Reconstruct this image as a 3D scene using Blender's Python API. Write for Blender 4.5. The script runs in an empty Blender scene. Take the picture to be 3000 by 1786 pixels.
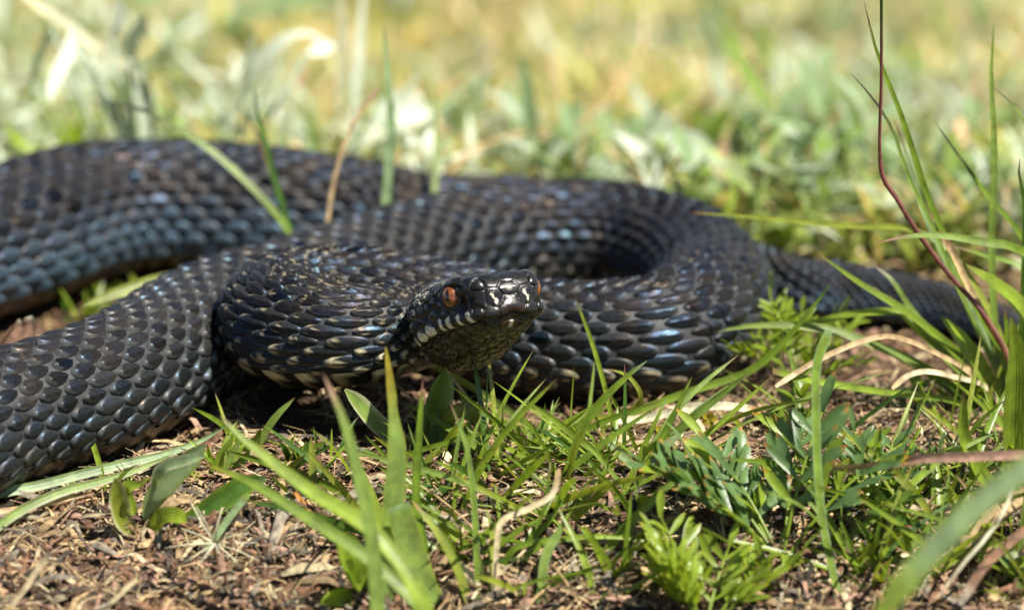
import bpy, math, random
import numpy as np
# ------------------------------------------------------------------ camera, world, sun, exposure
scn = bpy.context.scene
col = scn.collection
CM = 0.01                                   # everything below is written in centimetres
TH = math.radians(16); DIST = 100.0; K = 150.0
FW = np.array([0, math.cos(TH), -math.sin(TH)]); UP = np.array([0, math.sin(TH), math.cos(TH)]); RT = np.array([1., 0, 0])
CAM = UP*(1400-893)/K - DIST*FW
cd = bpy.data.cameras.new('camera'); cam = bpy.data.objects.new('camera', cd); col.objects.link(cam)
cam.location = tuple(CAM*CM); cam.rotation_euler = (math.pi/2-TH, 0, 0)
cd.sensor_width = 36; cd.lens = 180; cd.clip_start = 0.05; cd.clip_end = 200
cd.dof.use_dof = True; cd.dof.focus_distance = (DIST-0.2)*CM; cd.dof.aperture_fstop = 10.5
scn.camera = cam
SUN_EL = math.radians(60); SUN_AZ = math.radians(118)      # azimuth clockwise from +Y (away from camera): to the right
world = bpy.data.worlds.new('World'); scn.world = world; world.use_nodes = True
wn = world.node_tree; wn.nodes.clear()
sky = wn.nodes.new('ShaderNodeTexSky'); sky.sky_type = 'NISHITA'; sky.sun_disc = False
sky.sun_elevation = SUN_EL; sky.sun_rotation = SUN_AZ; sky.altitude = 1500
bg = wn.nodes.new('ShaderNodeBackground'); bg.inputs[1].default_value = 0.06
wo = wn.nodes.new('ShaderNodeOutputWorld')
wn.links.new(sky.outputs[0], bg.inputs[0]); wn.links.new(bg.outputs[0], wo.inputs[0])
sd = bpy.data.lights.new('sun', 'SUN'); sd.energy = 5.0; sd.angle = math.radians(0.53); sd.color = (1, .95, .86)
sun = bpy.data.objects.new('sun', sd); col.objects.link(sun)
sun.rotation_euler = (math.pi/2-SUN_EL, 0, math.pi-SUN_AZ)
sun.location = (1, 0, 2)
scn.view_settings.view_transform = 'Standard'; scn.view_settings.look = 'None'
scn.view_settings.exposure = 1.05; scn.view_settings.gamma = 1.0
scn.render.engine = 'CYCLES'
scn.cycles.use_denoising = True; scn.cycles.max_bounces = 8; scn.cycles.transparent_max_bounces = 8
scn.cycles.sample_clamp_indirect = 6.0

# ------------------------------------------------------------------ helpers
RNG = np.random.default_rng(7)
def ray(u, v): return FW*DIST + RT*(u-1500)/K + UP*(893-v)/K
def PZ(u, v, z):
    d = ray(u, v); return CAM + (z-CAM[2])/d[2]*d
def PY(u, v, y):
    d = ray(u, v); return CAM + (y-CAM[1])/d[1]*d
def nrm(a): a = np.asarray(a, float); return a/np.maximum(np.linalg.norm(a, axis=-1, keepdims=True), 1e-9)
_nz = [(RNG.uniform(0, 2*np.pi), RNG.uniform(0, 6.28)) for _ in range(40)]
def snoise(x, y, f, k0=0, n=6):
    s = 0
    for i in range(n):
        a, p = _nz[(k0+i) % 40]; g = f*(0.7+0.13*i)
        s = s + np.sin((x*math.cos(a)+y*math.sin(a))*g + p + 1.3*np.sin((x*math.sin(a)-y*math.cos(a))*g*.6+p*2))
    return s/n*1.6
def softplus(a, k): return k*np.logaddexp(0, a/k)
def ground(x, y):
    x = np.asarray(x, float); y = np.asarray(y, float)
    d = softplus(-1.6-y, 0.5)
    h = -4.5*(1-np.exp(-np.minimum(d, 80)*.11))
    h = h - .12*softplus(y-19, 1.5)
    near = 1/(1+np.exp(-(-y-0.6)*1.5))
    h = h + snoise(x, y, .55, 3)*(.10+.12*near) + snoise(x, y, 1.9, 11)*(.03+.06*near)
    h = h + .75*np.exp(-((x+2.9)/1.7)**2-((y-4.7)/1.1)**2)  # hummock added under the raised neck to keep the lit gap dark
    return h + 0.05
def ground_rough(x, y):
    return ground(x, y) + snoise(x, y, 4.5, 20)*.06 + snoise(x, y, 10., 27)*.035

base = {}
def link(o, parent=None):
    col.objects.link(o)
    if parent is not None: o.parent = parent
    return o
def thing(name, loc, label, cat, group=None):
    o = bpy.data.objects.new(name, None); o.empty_display_size = .005
    o.location = tuple(np.asarray(loc)*CM); link(o); base[o.name] = np.asarray(loc, float)
    return tag(o, label, cat, group)
def tag(o, label=None, cat=None, group=None, kind=None):
    if label: o['label'] = label
    if cat: o['category'] = cat
    if group: o['group'] = group
    if kind: o['kind'] = kind
    return o
def mk(name, V, F, mat, parent=None, origin=None, colr=None, smooth=True, alpha=None):
    V = np.asarray(V, float)
    b = base[parent.name] if parent is not None else (np.asarray(origin, float) if origin is not None else V[np.argmin(V[:, 2])] if len(V) < 5000 else np.zeros(3))
    me = bpy.data.meshes.new(name)
    me.from_pydata(((V-b)*CM).tolist(), [], F.tolist() if isinstance(F, np.ndarray) else F)
    if smooth: me.polygons.foreach_set('use_smooth', np.ones(len(me.polygons), bool))
    if colr is not None:
        a = me.color_attributes.new('Col', 'FLOAT_COLOR', 'POINT')
        c = np.ones((len(V), 4), np.float32); c[:, :3] = np.clip(colr, 0, 1)
        if alpha is not None: c[:, 3] = alpha
        a.data.foreach_set('color', c.ravel())
    me.materials.append(mat); me.update()
    o = bpy.data.objects.new(name, me); link(o, parent); base[o.name] = b
    if parent is None: o.location = tuple(b*CM)
    return o
def spline(P, n):                            # Catmull-Rom through rows of P, n steps per span
    P = np.asarray(P, float); A = np.vstack([2*P[0]-P[1], P, 2*P[-1]-P[-2]]); out = []
    for i in range(len(P)-1):
        p0, p1, p2, p3 = A[i:i+4]; t = np.linspace(0, 1, n, endpoint=False)[:, None]
        out.append(.5*(2*p1+(p2-p0)*t+(2*p0-5*p1+4*p2-p3)*t**2+(3*p1-p0-3*p2+p3)*t**3))
    out.append(P[-1:]); return np.vstack(out)
def resample(P, n):
    s = np.r_[0, np.cumsum(np.linalg.norm(np.diff(P[:, :3], axis=0), axis=1))]
    q = np.linspace(0, s[-1], n) if np.isscalar(n) else n
    return np.stack([np.interp(q, s, P[:, k]) for k in range(P.shape[1])], 1)
def gridF(n, m, wrap=False):                 # quads of an n x m grid
    i = np.arange(n-1)[:, None]; j = np.arange(m if wrap else m-1)[None]
    a = i*m+j; b = i*m+(j+1) % m
    return np.stack([a, b, b+m, a+m], -1).reshape(-1, 4)

# ------------------------------------------------------------------ materials
def newmat(name):
    m = bpy.data.materials.new(name); m.use_nodes = True; m.node_tree.nodes.clear(); return m, m.node_tree
class NT:
    def __init__(s, nt): s.nt = nt
    def n(s, typ, ins=None, **kw):
        o = s.nt.nodes.new(typ)
        for k, v in kw.items(): setattr(o, k, v)
        for k, v in (ins or {}).items():
            if isinstance(v, bpy.types.NodeSocket): s.nt.links.new(v, o.inputs[k])
            else: o.inputs[k].default_value = v
        return o
    def noise(s, scale, detail=3, rough=.55, vec=None):
        d = {'Scale': scale, 'Detail': detail, 'Roughness': rough}
        if vec is not None: d['Vector'] = vec
        return s.n('ShaderNodeTexNoise', d).outputs[0]
    def rng(s, x, a, b, c, d):
        return s.n('ShaderNodeMapRange', {0: x, 1: a, 2: b, 3: c, 4: d}).outputs[0]
    def scalecol(s, c, f):
        return s.n('ShaderNodeVectorMath', {0: c, 3: f}, operation='SCALE').outputs[0]
    def out(s, sh): s.n('ShaderNodeOutputMaterial', {0: sh})
def leafmat(name, rough, trans, spec=.5, var=.35, nscale=250, bump=.25, tint=(1.25, 1.2, .6), coat=0, stripe=0):
    m, nt = newmat(name); g = NT(nt)
    atn = g.n('ShaderNodeAttribute', attribute_name='Col'); at = atn.outputs['Color']
    tc = g.n('ShaderNodeTexCoord').outputs['Object']
    nz = g.noise(nscale, 3, .6, tc)
    vein = g.n('ShaderNodeMath', {0: g.n('ShaderNodeMath', {0: atn.outputs['Alpha'], 1: 56.}, operation='MULTIPLY').outputs[0]}, operation='SINE').outputs[0]   # veins run along the leaf
    c = g.scalecol(g.scalecol(at, g.rng(nz, .3, .7, 1-var, 1+var)), g.rng(vein, -1, 1, .84, 1.12))
    nf = g.n('ShaderNodeMath', {0: g.noise(nscale*9, 2, .6, tc), 1: g.n('ShaderNodeMath', {0: vein, 1: .5}, operation='MULTIPLY').outputs[0]}, operation='ADD').outputs[0]
    bp = g.n('ShaderNodeBump', {'Strength': bump, 'Distance': .0002, 'Height': nf}).outputs[0]
    p = g.n('ShaderNodeBsdfPrincipled', {'Base Color': c, 'Roughness': rough, 'Specular IOR Level': spec, 'Normal': bp, 'Coat Weight': coat, 'Coat Roughness': .25}).outputs[0]
    if trans:
        ct = g.n('ShaderNodeVectorMath', {0: c, 1: tint}, operation='MULTIPLY').outputs[0]
        t = g.n('ShaderNodeBsdfTranslucent', {'Color': ct, 'Normal': bp}).outputs[0]
        p = g.n('ShaderNodeMixShader', {0: trans, 1: p, 2: t}).outputs[0]
    g.out(p); return m
M = {}
M['leaf'] = leafmat('grass_green', .36, .42, .5)
M['dry'] = leafmat('dry_straw', .6, .22, .3, var=.5, nscale=400, tint=(1.1, 1, .8))
M['silver'] = leafmat('felted_leaf', .75, .38, .2, var=.2, nscale=300, tint=(1.1, 1.1, .7))
M['litter'] = leafmat('litter', .75, .1, .25, var=.65, nscale=600, bump=.6, tint=(1, 1, 1))
def soilmat():
    m, nt = newmat('soil'); g = NT(nt)
    tc = g.n('ShaderNodeTexCoord').outputs['Object']
    a = g.noise(45, 6, .65, tc); b = g.noise(900, 5, .7, tc); big = g.noise(7, 3, .5, tc)
    r = g.n('ShaderNodeValToRGB', {0: b})
    e = r.color_ramp.elements; e[0].position = .32; e[0].color = (.022, .014, .009, 1); e[1].position = .75; e[1].color = (.20, .125, .07, 1)
    x = e.new(.52); x.color = (.075, .045, .028, 1)
    at = g.n('ShaderNodeAttribute', attribute_name='Col').outputs['Color']
    mx = g.n('ShaderNodeVectorMath', {0: r.outputs[0], 1: at}, operation='MULTIPLY').outputs[0]
    c = g.scalecol(mx, g.rng(a, .3, .7, .6, 1.5))
    hb = g.n('ShaderNodeMath', {0: a, 1: b}, operation='ADD').outputs[0]
    bp = g.n('ShaderNodeBump', {'Strength': .9, 'Distance': .0012, 'Height': hb}).outputs[0]
    g.out(g.n('ShaderNodeBsdfPrincipled', {'Base Color': c, 'Roughness': .85, 'Specular IOR Level': .2, 'Normal': bp}).outputs[0]); return m
M['soil'] = soilmat()
def snakemat(name, rough, bump, nscale, film):
    m, nt = newmat(name); g = NT(nt)
    at = g.n('ShaderNodeAttribute', attribute_name='Col').outputs['Color']
    tc = g.n('ShaderNodeTexCoord').outputs['Object']
    nz = g.noise(nscale, 4, .65, tc); n2 = g.noise(160, 2, .5, tc)
    c = g.scalecol(at, g.rng(nz, .3, .7, .75, 1.3))
    dn = g.noise(70, 5, .75, tc); dm = g.rng(dn, .60, .72, 0., .55)                     # thin dust
    c = g.n('ShaderNodeMix', {0: dm, 6: c, 7: (.10, .075, .05, 1)}, data_type='RGBA').outputs[2]
    bp = g.n('ShaderNodeBump', {'Strength': bump, 'Distance': .00012, 'Height': nz}).outputs[0]
    ins = {'Base Color': c, 'Roughness': g.rng(nz, .3, .7, rough-.07, rough+.1), 'Specular IOR Level': .5, 'Normal': bp}
    p = g.n('ShaderNodeBsdfPrincipled', ins)
    if film:
        p.inputs['Thin Film IOR'].default_value = 1.38
        nt.links.new(g.rng(n2, .3, .7, film[0], film[1]), p.inputs['Thin Film Thickness'])
    g.out(p.outputs[0]); return m
M['scale'] = snakemat('viper_scale', .34, .6, 1500, (70, 170))
M['skin'] = snakemat('viper_skin', .6, .6, 2500, None)
M['head'] = snakemat('viper_head', .27, .22, 1800, None)
def eyemat(name, c, rough):
    m, nt = newmat(name); g = NT(nt)
    tc = g.n('ShaderNodeTexCoord').outputs['Object']; nz = g.noise(1800, 4, .7, tc)
    r = g.n('ShaderNodeValToRGB', {0: nz}); e = r.color_ramp.elements
    e[0].position = .35; e[0].color = (*[k*.35 for k in c], 1); e[1].position = .68; e[1].color = (*c, 1)
    g.out(g.n('ShaderNodeBsdfPrincipled', {'Base Color': r.outputs[0], 'Roughness': rough, 'Coat Weight': 1., 'Coat Roughness': .04}).outputs[0]); return m
M['iris'] = eyemat('viper_iris', (.26, .075, .014), .35)
M['pupil'] = eyemat('viper_pupil', (.006, .005, .005), .2)

# ------------------------------------------------------------------ ground (one sheet, fine near the snake, coarse far off)
def axis(parts):
    a = np.concatenate([np.linspace(p, q, n, endpoint=False) for p, q, n in parts]); return np.r_[a, parts[-1][1]]
gx = axis([(-3000, -300, 6), (-300, -40, 10), (-40, -13, 18), (-13, 13, 190), (13, 40, 18), (40, 300, 10), (300, 3000, 6)])
gy = axis([(-1500, -150, 5), (-150, -12, 14), (-12, -6, 16), (-6, 9, 115), (9, 24, 50), (24, 130, 110), (130, 400, 16), (400, 6000, 8)])
GX, GY = np.meshgrid(gx, gy)
near = (np.abs(GX) < 13) & (GY > -6.2) & (GY < 24)
GZ = np.where(near, ground_rough(GX, GY), ground(GX, GY))
far = 1/(1+np.exp(-(GY-16)/2.5))[..., None]
mott = snoise(GX, GY, .5, 9)[..., None]
gc = (1-far)*np.array([1., 1, 1]) + far*(np.array([5.0, 5.6, 3.4])+mott*np.array([1.4, .2, .4]))
grd = mk('ground', np.stack([GX, GY, GZ], -1).reshape(-1, 3), gridF(len(gy), len(gx)), M['soil'], origin=(0, 0, 0), colr=np.clip(gc, .1, 5).reshape(-1, 3)/5*5)
grd.data.color_attributes['Col'].data.foreach_set('color', np.c_[gc.reshape(-1, 3), np.ones(gc.size//3)].astype(np.float32).ravel())
tag(grd, 'brown crumbly soil under dry plant litter', kind='structure')
# ------------------------------------------------------------------ the viper
def G(x, y, r): return [x, y, float(ground(x, y))+r*.95+.10, r]
def Q(u, v, r): p = PZ(u, v, r); return [p[0], p[1], p[2], r]
def QY(u, v, y, r): p = PY(u, v, y); return [p[0], p[1], p[2], r]
PSI = math.radians(25); PIT = math.radians(19)
HF = np.array([math.sin(PSI)*math.cos(PIT), -math.cos(PSI)*math.cos(PIT), math.sin(PIT)])     # head forward
HS = nrm(np.cross(HF, [0, 0, 1.]))                                                             # head's right side (towards image left)
HU = np.cross(HS, HF)
ROLL = math.radians(1.0); HS, HU = HS*math.cos(ROLL)+HU*math.sin(ROLL), HU*math.cos(ROLL)-HS*math.sin(ROLL)
H0 = PY(1438, 896, .6)                                                                         # axis point between the eyes
XN = -2.2                                                                                      # where the neck takes over
RN = .80
ctrl = [G(14.2, 6.6, .06), G(13.2, 7.0, .16), G(12.2, 7.7, .27), Q(3040, 1010, .36), Q(2930, 958, .43), Q(2815, 920, .50), Q(2650, 885, .58), Q(2482, 862, .65), Q(2300, 845, .71),
        [4.3, 13.2, .74, .76], [2.3, 15.2, .85, .86], [.2, 15.6, .98, .98], Q(1263, 662, 1.10), Q(1083, 638, 1.22), Q(842, 622, 1.37), Q(480, 612, 1.5),
        Q(240, 637, 1.56), Q(0, 712, 1.62), G(-12.9, 8.6, 1.6), G(-14.6, 5, 1.55), G(-15.2, 1.5, 1.5), G(-14.4, -1.6, 1.45), G(-12.6, -2.7, 1.4), G(-11.1, -1.9, 1.36),
        Q(0, 1235, 1.33), Q(226, 1165, 1.34), Q(400, 1092, 1.35), Q(574, 982, 1.36), Q(737, 922, 1.36), Q(889, 880, 1.36), Q(1143, 795, 1.35), Q(1324, 748, 1.34),
        Q(1504, 721, 1.33), Q(1685, 712, 1.33), Q(1850, 724, 1.32), Q(1990, 767, 1.32), Q(2068, 830, 1.31), Q(2083, 890, 1.31), Q(2030, 955, 1.3), Q(1900, 1000, 1.28),
        Q(1700, 1010, 1.26), QY(1500, 990, 5.1, 1.24), QY(1362, 953, 5.1, 1.22), QY(1150, 912, 5.05, 1.2), QY(960, 897, 4.9, 1.17), QY(850, 905, 4.5, 1.15), QY(805, 935, 3.7, 1.14),
        QY(845, 968, 2.9, 1.13), QY(930, 980, 2.45, 1.1), QY(1040, 983, 2.3, 1.0)]
J = H0 + HF*XN - HU*.08
pre = J - HF*.55 + np.array([-.28, -.1, -.12])
ctrl += [list(pre)+[.84], list(J)+[RN], list(J+HF*.5)+[RN]]
sp = spline(ctrl, 24)
# smooth a little, then even arc-length stations
for _ in range(6): sp[1:-1] = .25*sp[:-2]+.5*sp[1:-1]+.25*sp[2:]
cut = len(sp)-24
sp = sp[:cut]; sp[-1, :3] = J; sp[-1, 3] = RN
L_S = np.r_[0, np.cumsum(np.linalg.norm(np.diff(sp[:, :3], axis=0), axis=1))]
TOT = L_S[-1]; DS = .08
NS = int(TOT/DS)+1
ST = resample(sp, np.linspace(0, TOT, NS)); SS = np.linspace(0, TOT, NS)
C0 = ST[:, :3]; RAD = ST[:, 3]
TG = np.gradient(C0, axis=0); TG = nrm(TG); TG[-8:] = nrm(np.linspace(0, 1, 8)[:, None]*HF+np.linspace(1, 0, 8)[:, None]*TG[-8:])
SU = nrm(np.array([0, 0, 1.])-TG*TG[:, 2:3]); SU[-1] = HU; SU[-20:] = nrm(SU[-20:]); SR = np.cross(TG, SU)
def frame(s):
    q = np.clip(s/TOT*(NS-1), 0, NS-1.001); i = q.astype(int); f = (q-i)[..., None]
    mix = lambda A: A[i]*(1-f)+A[i+1]*f
    return mix(C0), mix(SR), mix(SU), (RAD[i]*(1-f[..., 0])+RAD[i+1]*f[..., 0]), mix(TG)
def surf(s, ph, off=0.):                     # point on the body, ph = angle from the back, positive to the snake's right
    c, r, u, R, t = frame(s)
    n = r*np.sin(ph)[..., None]*1.0 + u*np.cos(ph)[..., None]
    rr = R*(1-.05*np.cos(ph)**2*(np.cos(ph) < 0)+.0)+off
    return c + n*rr[..., None], n
NB = 72
ph = np.linspace(0, 2*np.pi, NB, endpoint=False)
S2, P2 = np.meshgrid(SS, ph, indexing='ij')
BV, _ = surf(S2, P2, -.02)
# ---- head loft, local x forward, y to the right side, z up
tab = np.array([  # x,  half width, top, bottom, corner exponent top, bottom
    [XN,   .80, .72, -.86, 2.0, 2.0], [-1.95, .87, .66, -.95, 2.05, 2.05], [-1.65, 1.03, .62, -1.08, 2.2, 2.1], [-1.35, 1.15, .61, -1.17, 2.35, 2.1],
    [-1.0, 1.15, .61, -1.12, 2.5, 2.1], [-.6, 1.06, .62, -1.00, 2.8, 2.15], [-.2, .97, .63, -.86, 3.2, 2.2], [.2, .90, .63, -.74, 4.2, 2.3],
    [.5, .82, .62, -.65, 4.8, 2.3], [.75, .77, .61, -.58, 5.0, 2.3], [1.0, .73, .60, -.53, 5.0, 2.5], [1.2, .70, .59, -.62, 5.0, 2.5]])
XT = 1.0; X1 = .50; PW = 3.0
tt = spline(tab, 20)
NM = 4; NH = NB*NM
xa = np.arange(XN, X1, .016); aa = np.linspace(0, np.pi/2, 64)[1:]
xs = np.r_[xa, X1+(XT-X1)*np.sin(aa)**(2/PW)]; gs = np.r_[np.ones(len(xa)), np.maximum(np.cos(aa), 1e-4)**(2/PW)]
prof = np.stack([np.interp(xs, tt[:, 0], tt[:, k]) for k in range(6)], 1)
phh = np.linspace(0, 2*np.pi, NH, endpoint=False)
sn, cs = np.sin(phh)[None], np.cos(phh)[None]
w, zt, zb, nt_, nb_ = [prof[:, k:k+1] for k in range(1, 6)]
ex = np.where(cs > 0, 2/nt_, 2/nb_)
HY = np.sign(sn)*np.abs(sn)**ex*w*gs[:, None]
zmid = 0.0
HZ = np.where(cs > 0, np.abs(cs)**ex*zt, np.abs(cs)**ex*zb)*gs[:, None] + (1-gs[:, None])*(-.04)
HX = np.repeat(xs[:, None], NH, 1)
HX = HX - np.clip(-HZ-.2, 0, 1)*.16*np.clip((HX-.2)/.6, 0, 1) - np.clip(HZ-.3, 0, 1)*.25*np.clip((HX-.4)/.5, 0, 1)
hp = np.stack([HX, HY, HZ], -1)
def gauss(x, c, s): return np.exp(-((x-c)/s)**2)
def zmouth0(x): return np.interp(x, [-1.6, -1.2, -.7, -.2, .3, .8, 1.1], [-.70, -.62, -.50, -.40, -.36, -.33, -.33])
def zmouth(x, y=1.): return zmouth0(x) + .13*np.exp(-(np.asarray(y)/.26)**2)*np.clip((np.asarray(x)-.55)/.2, 0, 1)
def hnormals(P):
    a = np.gradient(P, axis=0); b = np.roll(P, -1, 1)-np.roll(P, 1, 1)
    n = nrm(np.cross(b, a)); ctr = np.stack([P[..., 0]-.35, P[..., 1]*0, P[..., 2]*0-.05], -1)
    sg = np.sign(((P-ctr)*n).sum(-1, keepdims=True)); sg[sg == 0] = 1
    return n*sg
hn = hnormals(hp); ay = np.abs(HY); sy = np.sign(HY)
EYE = np.array([.12, .82, .25]); ER = .222
dis = np.zeros_like(HX)
side = np.clip((ay-.35)/.2, 0, 1)
dis -= .10*gauss(HX, .48, .20)*gauss(HZ, .10, .16)*side                       # loreal hollow
dis -= .06*gauss(HX, EYE[0], .22)*gauss(HZ, .20, .20)*side                     # orbit
dis += .10*gauss(HX, EYE[0]-.0, .36)*gauss(HZ, .52, .09)*np.clip((ay-.5)/.2, 0, 1)   # brow
dis += .05*gauss(HZ, zmouth(HX, HY)+.14, .12)*np.clip((HX+1.5)/.4, 0, 1)           # upper lip
lowr = np.clip((zmouth(HX, HY)-HZ)/.05, 0, 1)*np.clip((HX+1.5)/.5, 0, 1)
dis -= .05*lowr
mouth = gauss(HZ, zmouth(HX, HY), .026)*np.clip((HX+1.35)/.25, 0, 1)
dis -= .075*mouth
dis += .06*gauss(HX, -1.0, .5)*gauss(HZ, -.15, .4)*side                        # venom gland bulge
nost = np.exp(-((HX-.74)**2+(ay-.72)**2*.3+(HZ-.14)**2)/.07**2)
dis -= .07*nost
hp = hp + hn*dis[..., None]
# ---- scale cells on the head
hr = random.Random(5); seeds = []            # x,y,z, weight, type
def near_surf(x, z, sgn):                    # surface point at x, z on a side
    m = (HY*sgn >= -1e-6); d = (hp[..., 0]-x)**2+(hp[..., 2]-z)**2 + (~m)*9
    # prefer the outermost
    k = np.argmin(d); return hp.reshape(-1, 3)[k]
for sg in (1, -1):
    for k, x in enumerate(np.linspace(-1.22, .66, 7)):
        p = near_surf(x, float(zmouth(x))+.15, sg); seeds.append((*p, 1.3, 'ul%d' % k))
        p = near_surf(x+.03, float(zmouth(x))-.13, sg); seeds.append((*p, 1.1, 'll'))
    for x, y, z, wt, ty in [(.1, .70, .66, 2.2, 'brow'), (.80, .60, .12, 1.3, 'nasal'), (.93, .34, .12, 1.3, 'bar'), (.78, .30, .50, 1.35, 'apical'), (.55, .62, .45, 1.3, 'canthal'), (.92, .42, -.18, 1.25, 'lip'), (.35, .28, .62, 1.3, 'top'),
                         (.80, .38, -.52, 1.4, 'll'), (.40, .30, -.95, 1.9, 'chin')]:
        seeds.append((x, y*sg, z, wt, ty))
seeds += [(.98, 0, -.12, 2.0, 'rostral'), (.95, 0, .30, 1.2, 'bar0'), (.84, 0, -.46, 1.3, 'mental'), (.72, 0, .55, 1.2, 'top'), (.1, 0, .68, 1.7, 'top')]
fl = hp.reshape(-1, 3); cand = RNG.permutation(len(fl))
for k in cand:
    p = fl[k]
    sp_ = .20 if p[2] > -.3 else .24
    if p[0] > .3: sp_ = .24
    ok = True
    for q in seeds:
        if (p[0]-q[0])**2+(p[1]-q[1])**2+(p[2]-q[2])**2 < (sp_*max(q[3], .95)*(1.0 if q[4] == 'r' else .85))**2: ok = False; break
    if ok: seeds.append((*p, 1.0, 'r'))
sx = np.array([s[:3] for s in seeds]); swt = np.array([s[3] for s in seeds]); sty = [s[4] for s in seeds]
F1 = np.full(len(fl), 9.); F2 = F1.copy(); I1 = np.zeros(len(fl), int)
for k in range(len(sx)):
    d = np.sqrt((((fl-sx[k])*np.array([.85, 1, 1.1]))**2).sum(1))/swt[k]
    b = d < F1; F2 = np.where(b, F1, np.minimum(F2, d)); F1 = np.where(b, d, F1); I1 = np.where(b, k, I1)
edge = (F2-F1).reshape(HX.shape); cell = I1.reshape(HX.shape); f1 = F1.reshape(HX.shape)
blend = np.clip((HX-XN-.15)/.35, 0, 1)
cd_ = (-np.array([.045 if t == 'r' else .032 for t in sty])[cell]*np.exp(-(edge/np.array([.032 if t == 'r' else .020 for t in sty])[cell])**2) + np.array([.026 if t == 'r' else .012 if t[:2] in ('ul', 'll') else .003 for t in sty])[cell]*np.clip(1-(f1/.13)**2, -.5, 1))
small = 1.0
hp = hp + hnormals(hp)*(cd_*small*blend)[..., None]
# ---- head colour
r1 = np.array([hr.random() for _ in sx]); r2 = np.array([hr.random() for _ in sx])
cz = np.zeros(HX.shape+(3,))
dark = np.array([.0095, .0082, .0066]); olive = np.array([.018, .015, .009]); brown = np.array([.05, .026, .013]); cream = np.array([.74, .67, .48])
lowmix = np.clip((zmouth(HX, HY)-HZ)/.25, 0, 1)[..., None]
cz[:] = dark*(1-lowmix)+olive*lowmix
cz *= (.75+.6*r1[cell])[..., None]
fr = np.sin(hp[..., 0]*37+4*np.sin(hp[..., 1]*29))*np.sin(hp[..., 1]*41+3*np.sin(hp[..., 2]*33))*np.sin(hp[..., 2]*35+3*np.sin(hp[..., 0]*27))
def put(mask, c):
    global cz
    m = np.clip(mask, 0, 1)[..., None]; cz = cz*(1-m)+c*m
rear = np.clip((-HX-.35)/.4, 0, 1)*np.clip((HZ-zmouth(HX, HY)-.2)/.2, 0, 1)
put(((fr > .12) & (edge > .015))*rear*(r2[cell] > .4)*.8, cream*.7)
put(((fr > .15))*np.clip((-HX-.1)/.5, 0, 1)*lowmix[..., 0]*(r2[cell] > .35)*.45, np.array([.34, .33, .16]))
put(((fr > .2))*np.clip((HX+.1)/.4, 0, 1)*lowmix[..., 0]*.4, np.array([.30, .30, .14]))
relx = HX-sx[cell, 0]; relz = HZ-sx[cell, 2]
isul = np.array([t.startswith('ul') for t in sty])[cell]; uln = np.array([int(t[2:]) if t.startswith('ul') else -1 for t in sty])[cell]
_lab = np.array([.12, .16, .16, .06, .095, .055, .065, 0.]); _off = np.array([0, 0, .01, .05, -.01, .02, .01, 0.]); _hgt = np.array([.12, .16, .18, .20, .20, .15, .12, 0.])
bar = np.clip((_lab[uln]-np.abs(relx-_off[uln]+.25*relz*(uln > 2)))/.025, 0, 1)*isul*np.clip((edge-.010)/.02, 0, 1)
bar *= np.where(uln <= 2, np.clip((.02+_hgt[uln]*.5-relz-relx*.25)/.04, 0, 1), np.clip((_hgt[uln]-np.abs(relz+.02))/.04, 0, 1))
bar *= (fr < .5)
put(bar, cream)
isbar = np.array([t in ('bar', 'bar0') for t in sty])[cell]
put(isbar*np.clip((.04-np.abs(HY-sx[cell, 1]+.04*np.sin(HZ*25)))/.02, 0, 1)*np.clip((np.array([.07 if t == 'bar0' else .14 for t in sty])[cell]-np.abs(relz))/.04, 0, 1)*(fr < .25), cream)
ismen = np.array([t == 'mental' for t in sty])[cell]
put(ismen*.7, brown*1.6); put(ismen*np.clip((.05-np.abs(HY+.02))/.02, 0, 1)*np.clip((.09-np.abs(relz-.03))/.03, 0, 1), cream*.8)
isros = np.array([t == 'rostral' for t in sty])[cell]; put(isros*.5*np.clip((.1-relz)/.2, 0, 1), brown)
put(mouth*.9, np.array([.006, .004, .003])); put(np.exp(-(edge/.018)**2)*blend*.5, np.array([.02, .019, .016])); put(nost, np.array([.003, .003, .003]))
skin_c = np.array([.024, .024, .026])
put((1-blend)*1.0, skin_c)
HVw = H0 + hp[..., 0:1]*HF + hp[..., 1:2]*HS + hp[..., 2:3]*HU
# weld: first head ring follows the last body ring exactly
j3 = np.arange(NH)/float(NM); ja = j3.astype(int) % NB; jb = (ja+1) % NB; fj = (j3-j3.astype(int))[:, None]
ringB = BV[-1][ja]*(1-fj)+BV[-1][jb]*fj
for k, wgt in enumerate(np.linspace(1, 0, 13)[:-1]):
    HVw[k] = HVw[k]*(1-wgt) + (ringB + (HVw[k].mean(0)-BV[-1].mean(0)))*wgt
nb_v = BV.shape[0]*NB
Vall = np.vstack([BV.reshape(-1, 3), HVw[1:].reshape(-1, 3), HVw[-1].mean(0)[None]])
Fa = gridF(NS, NB, True).tolist(); nh = HVw.shape[0]-1
Fa += [[(NS-1)*NB+j, (NS-1)*NB+(j+1) % NB, nb_v+(NM*j+NM) % NH]+[nb_v+NM*j+q for q in range(NM-1, -1, -1)] for j in range(NB)]
Fa += (gridF(nh, NH, True)+nb_v).tolist()
tip = len(Vall)-1; Fa += [[nb_v+(nh-1)*NH+j, nb_v+(nh-1)*NH+(j+1) % NH, tip] for j in range(NH)]
Fa += [list(range(NB))[::-1]]
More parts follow.
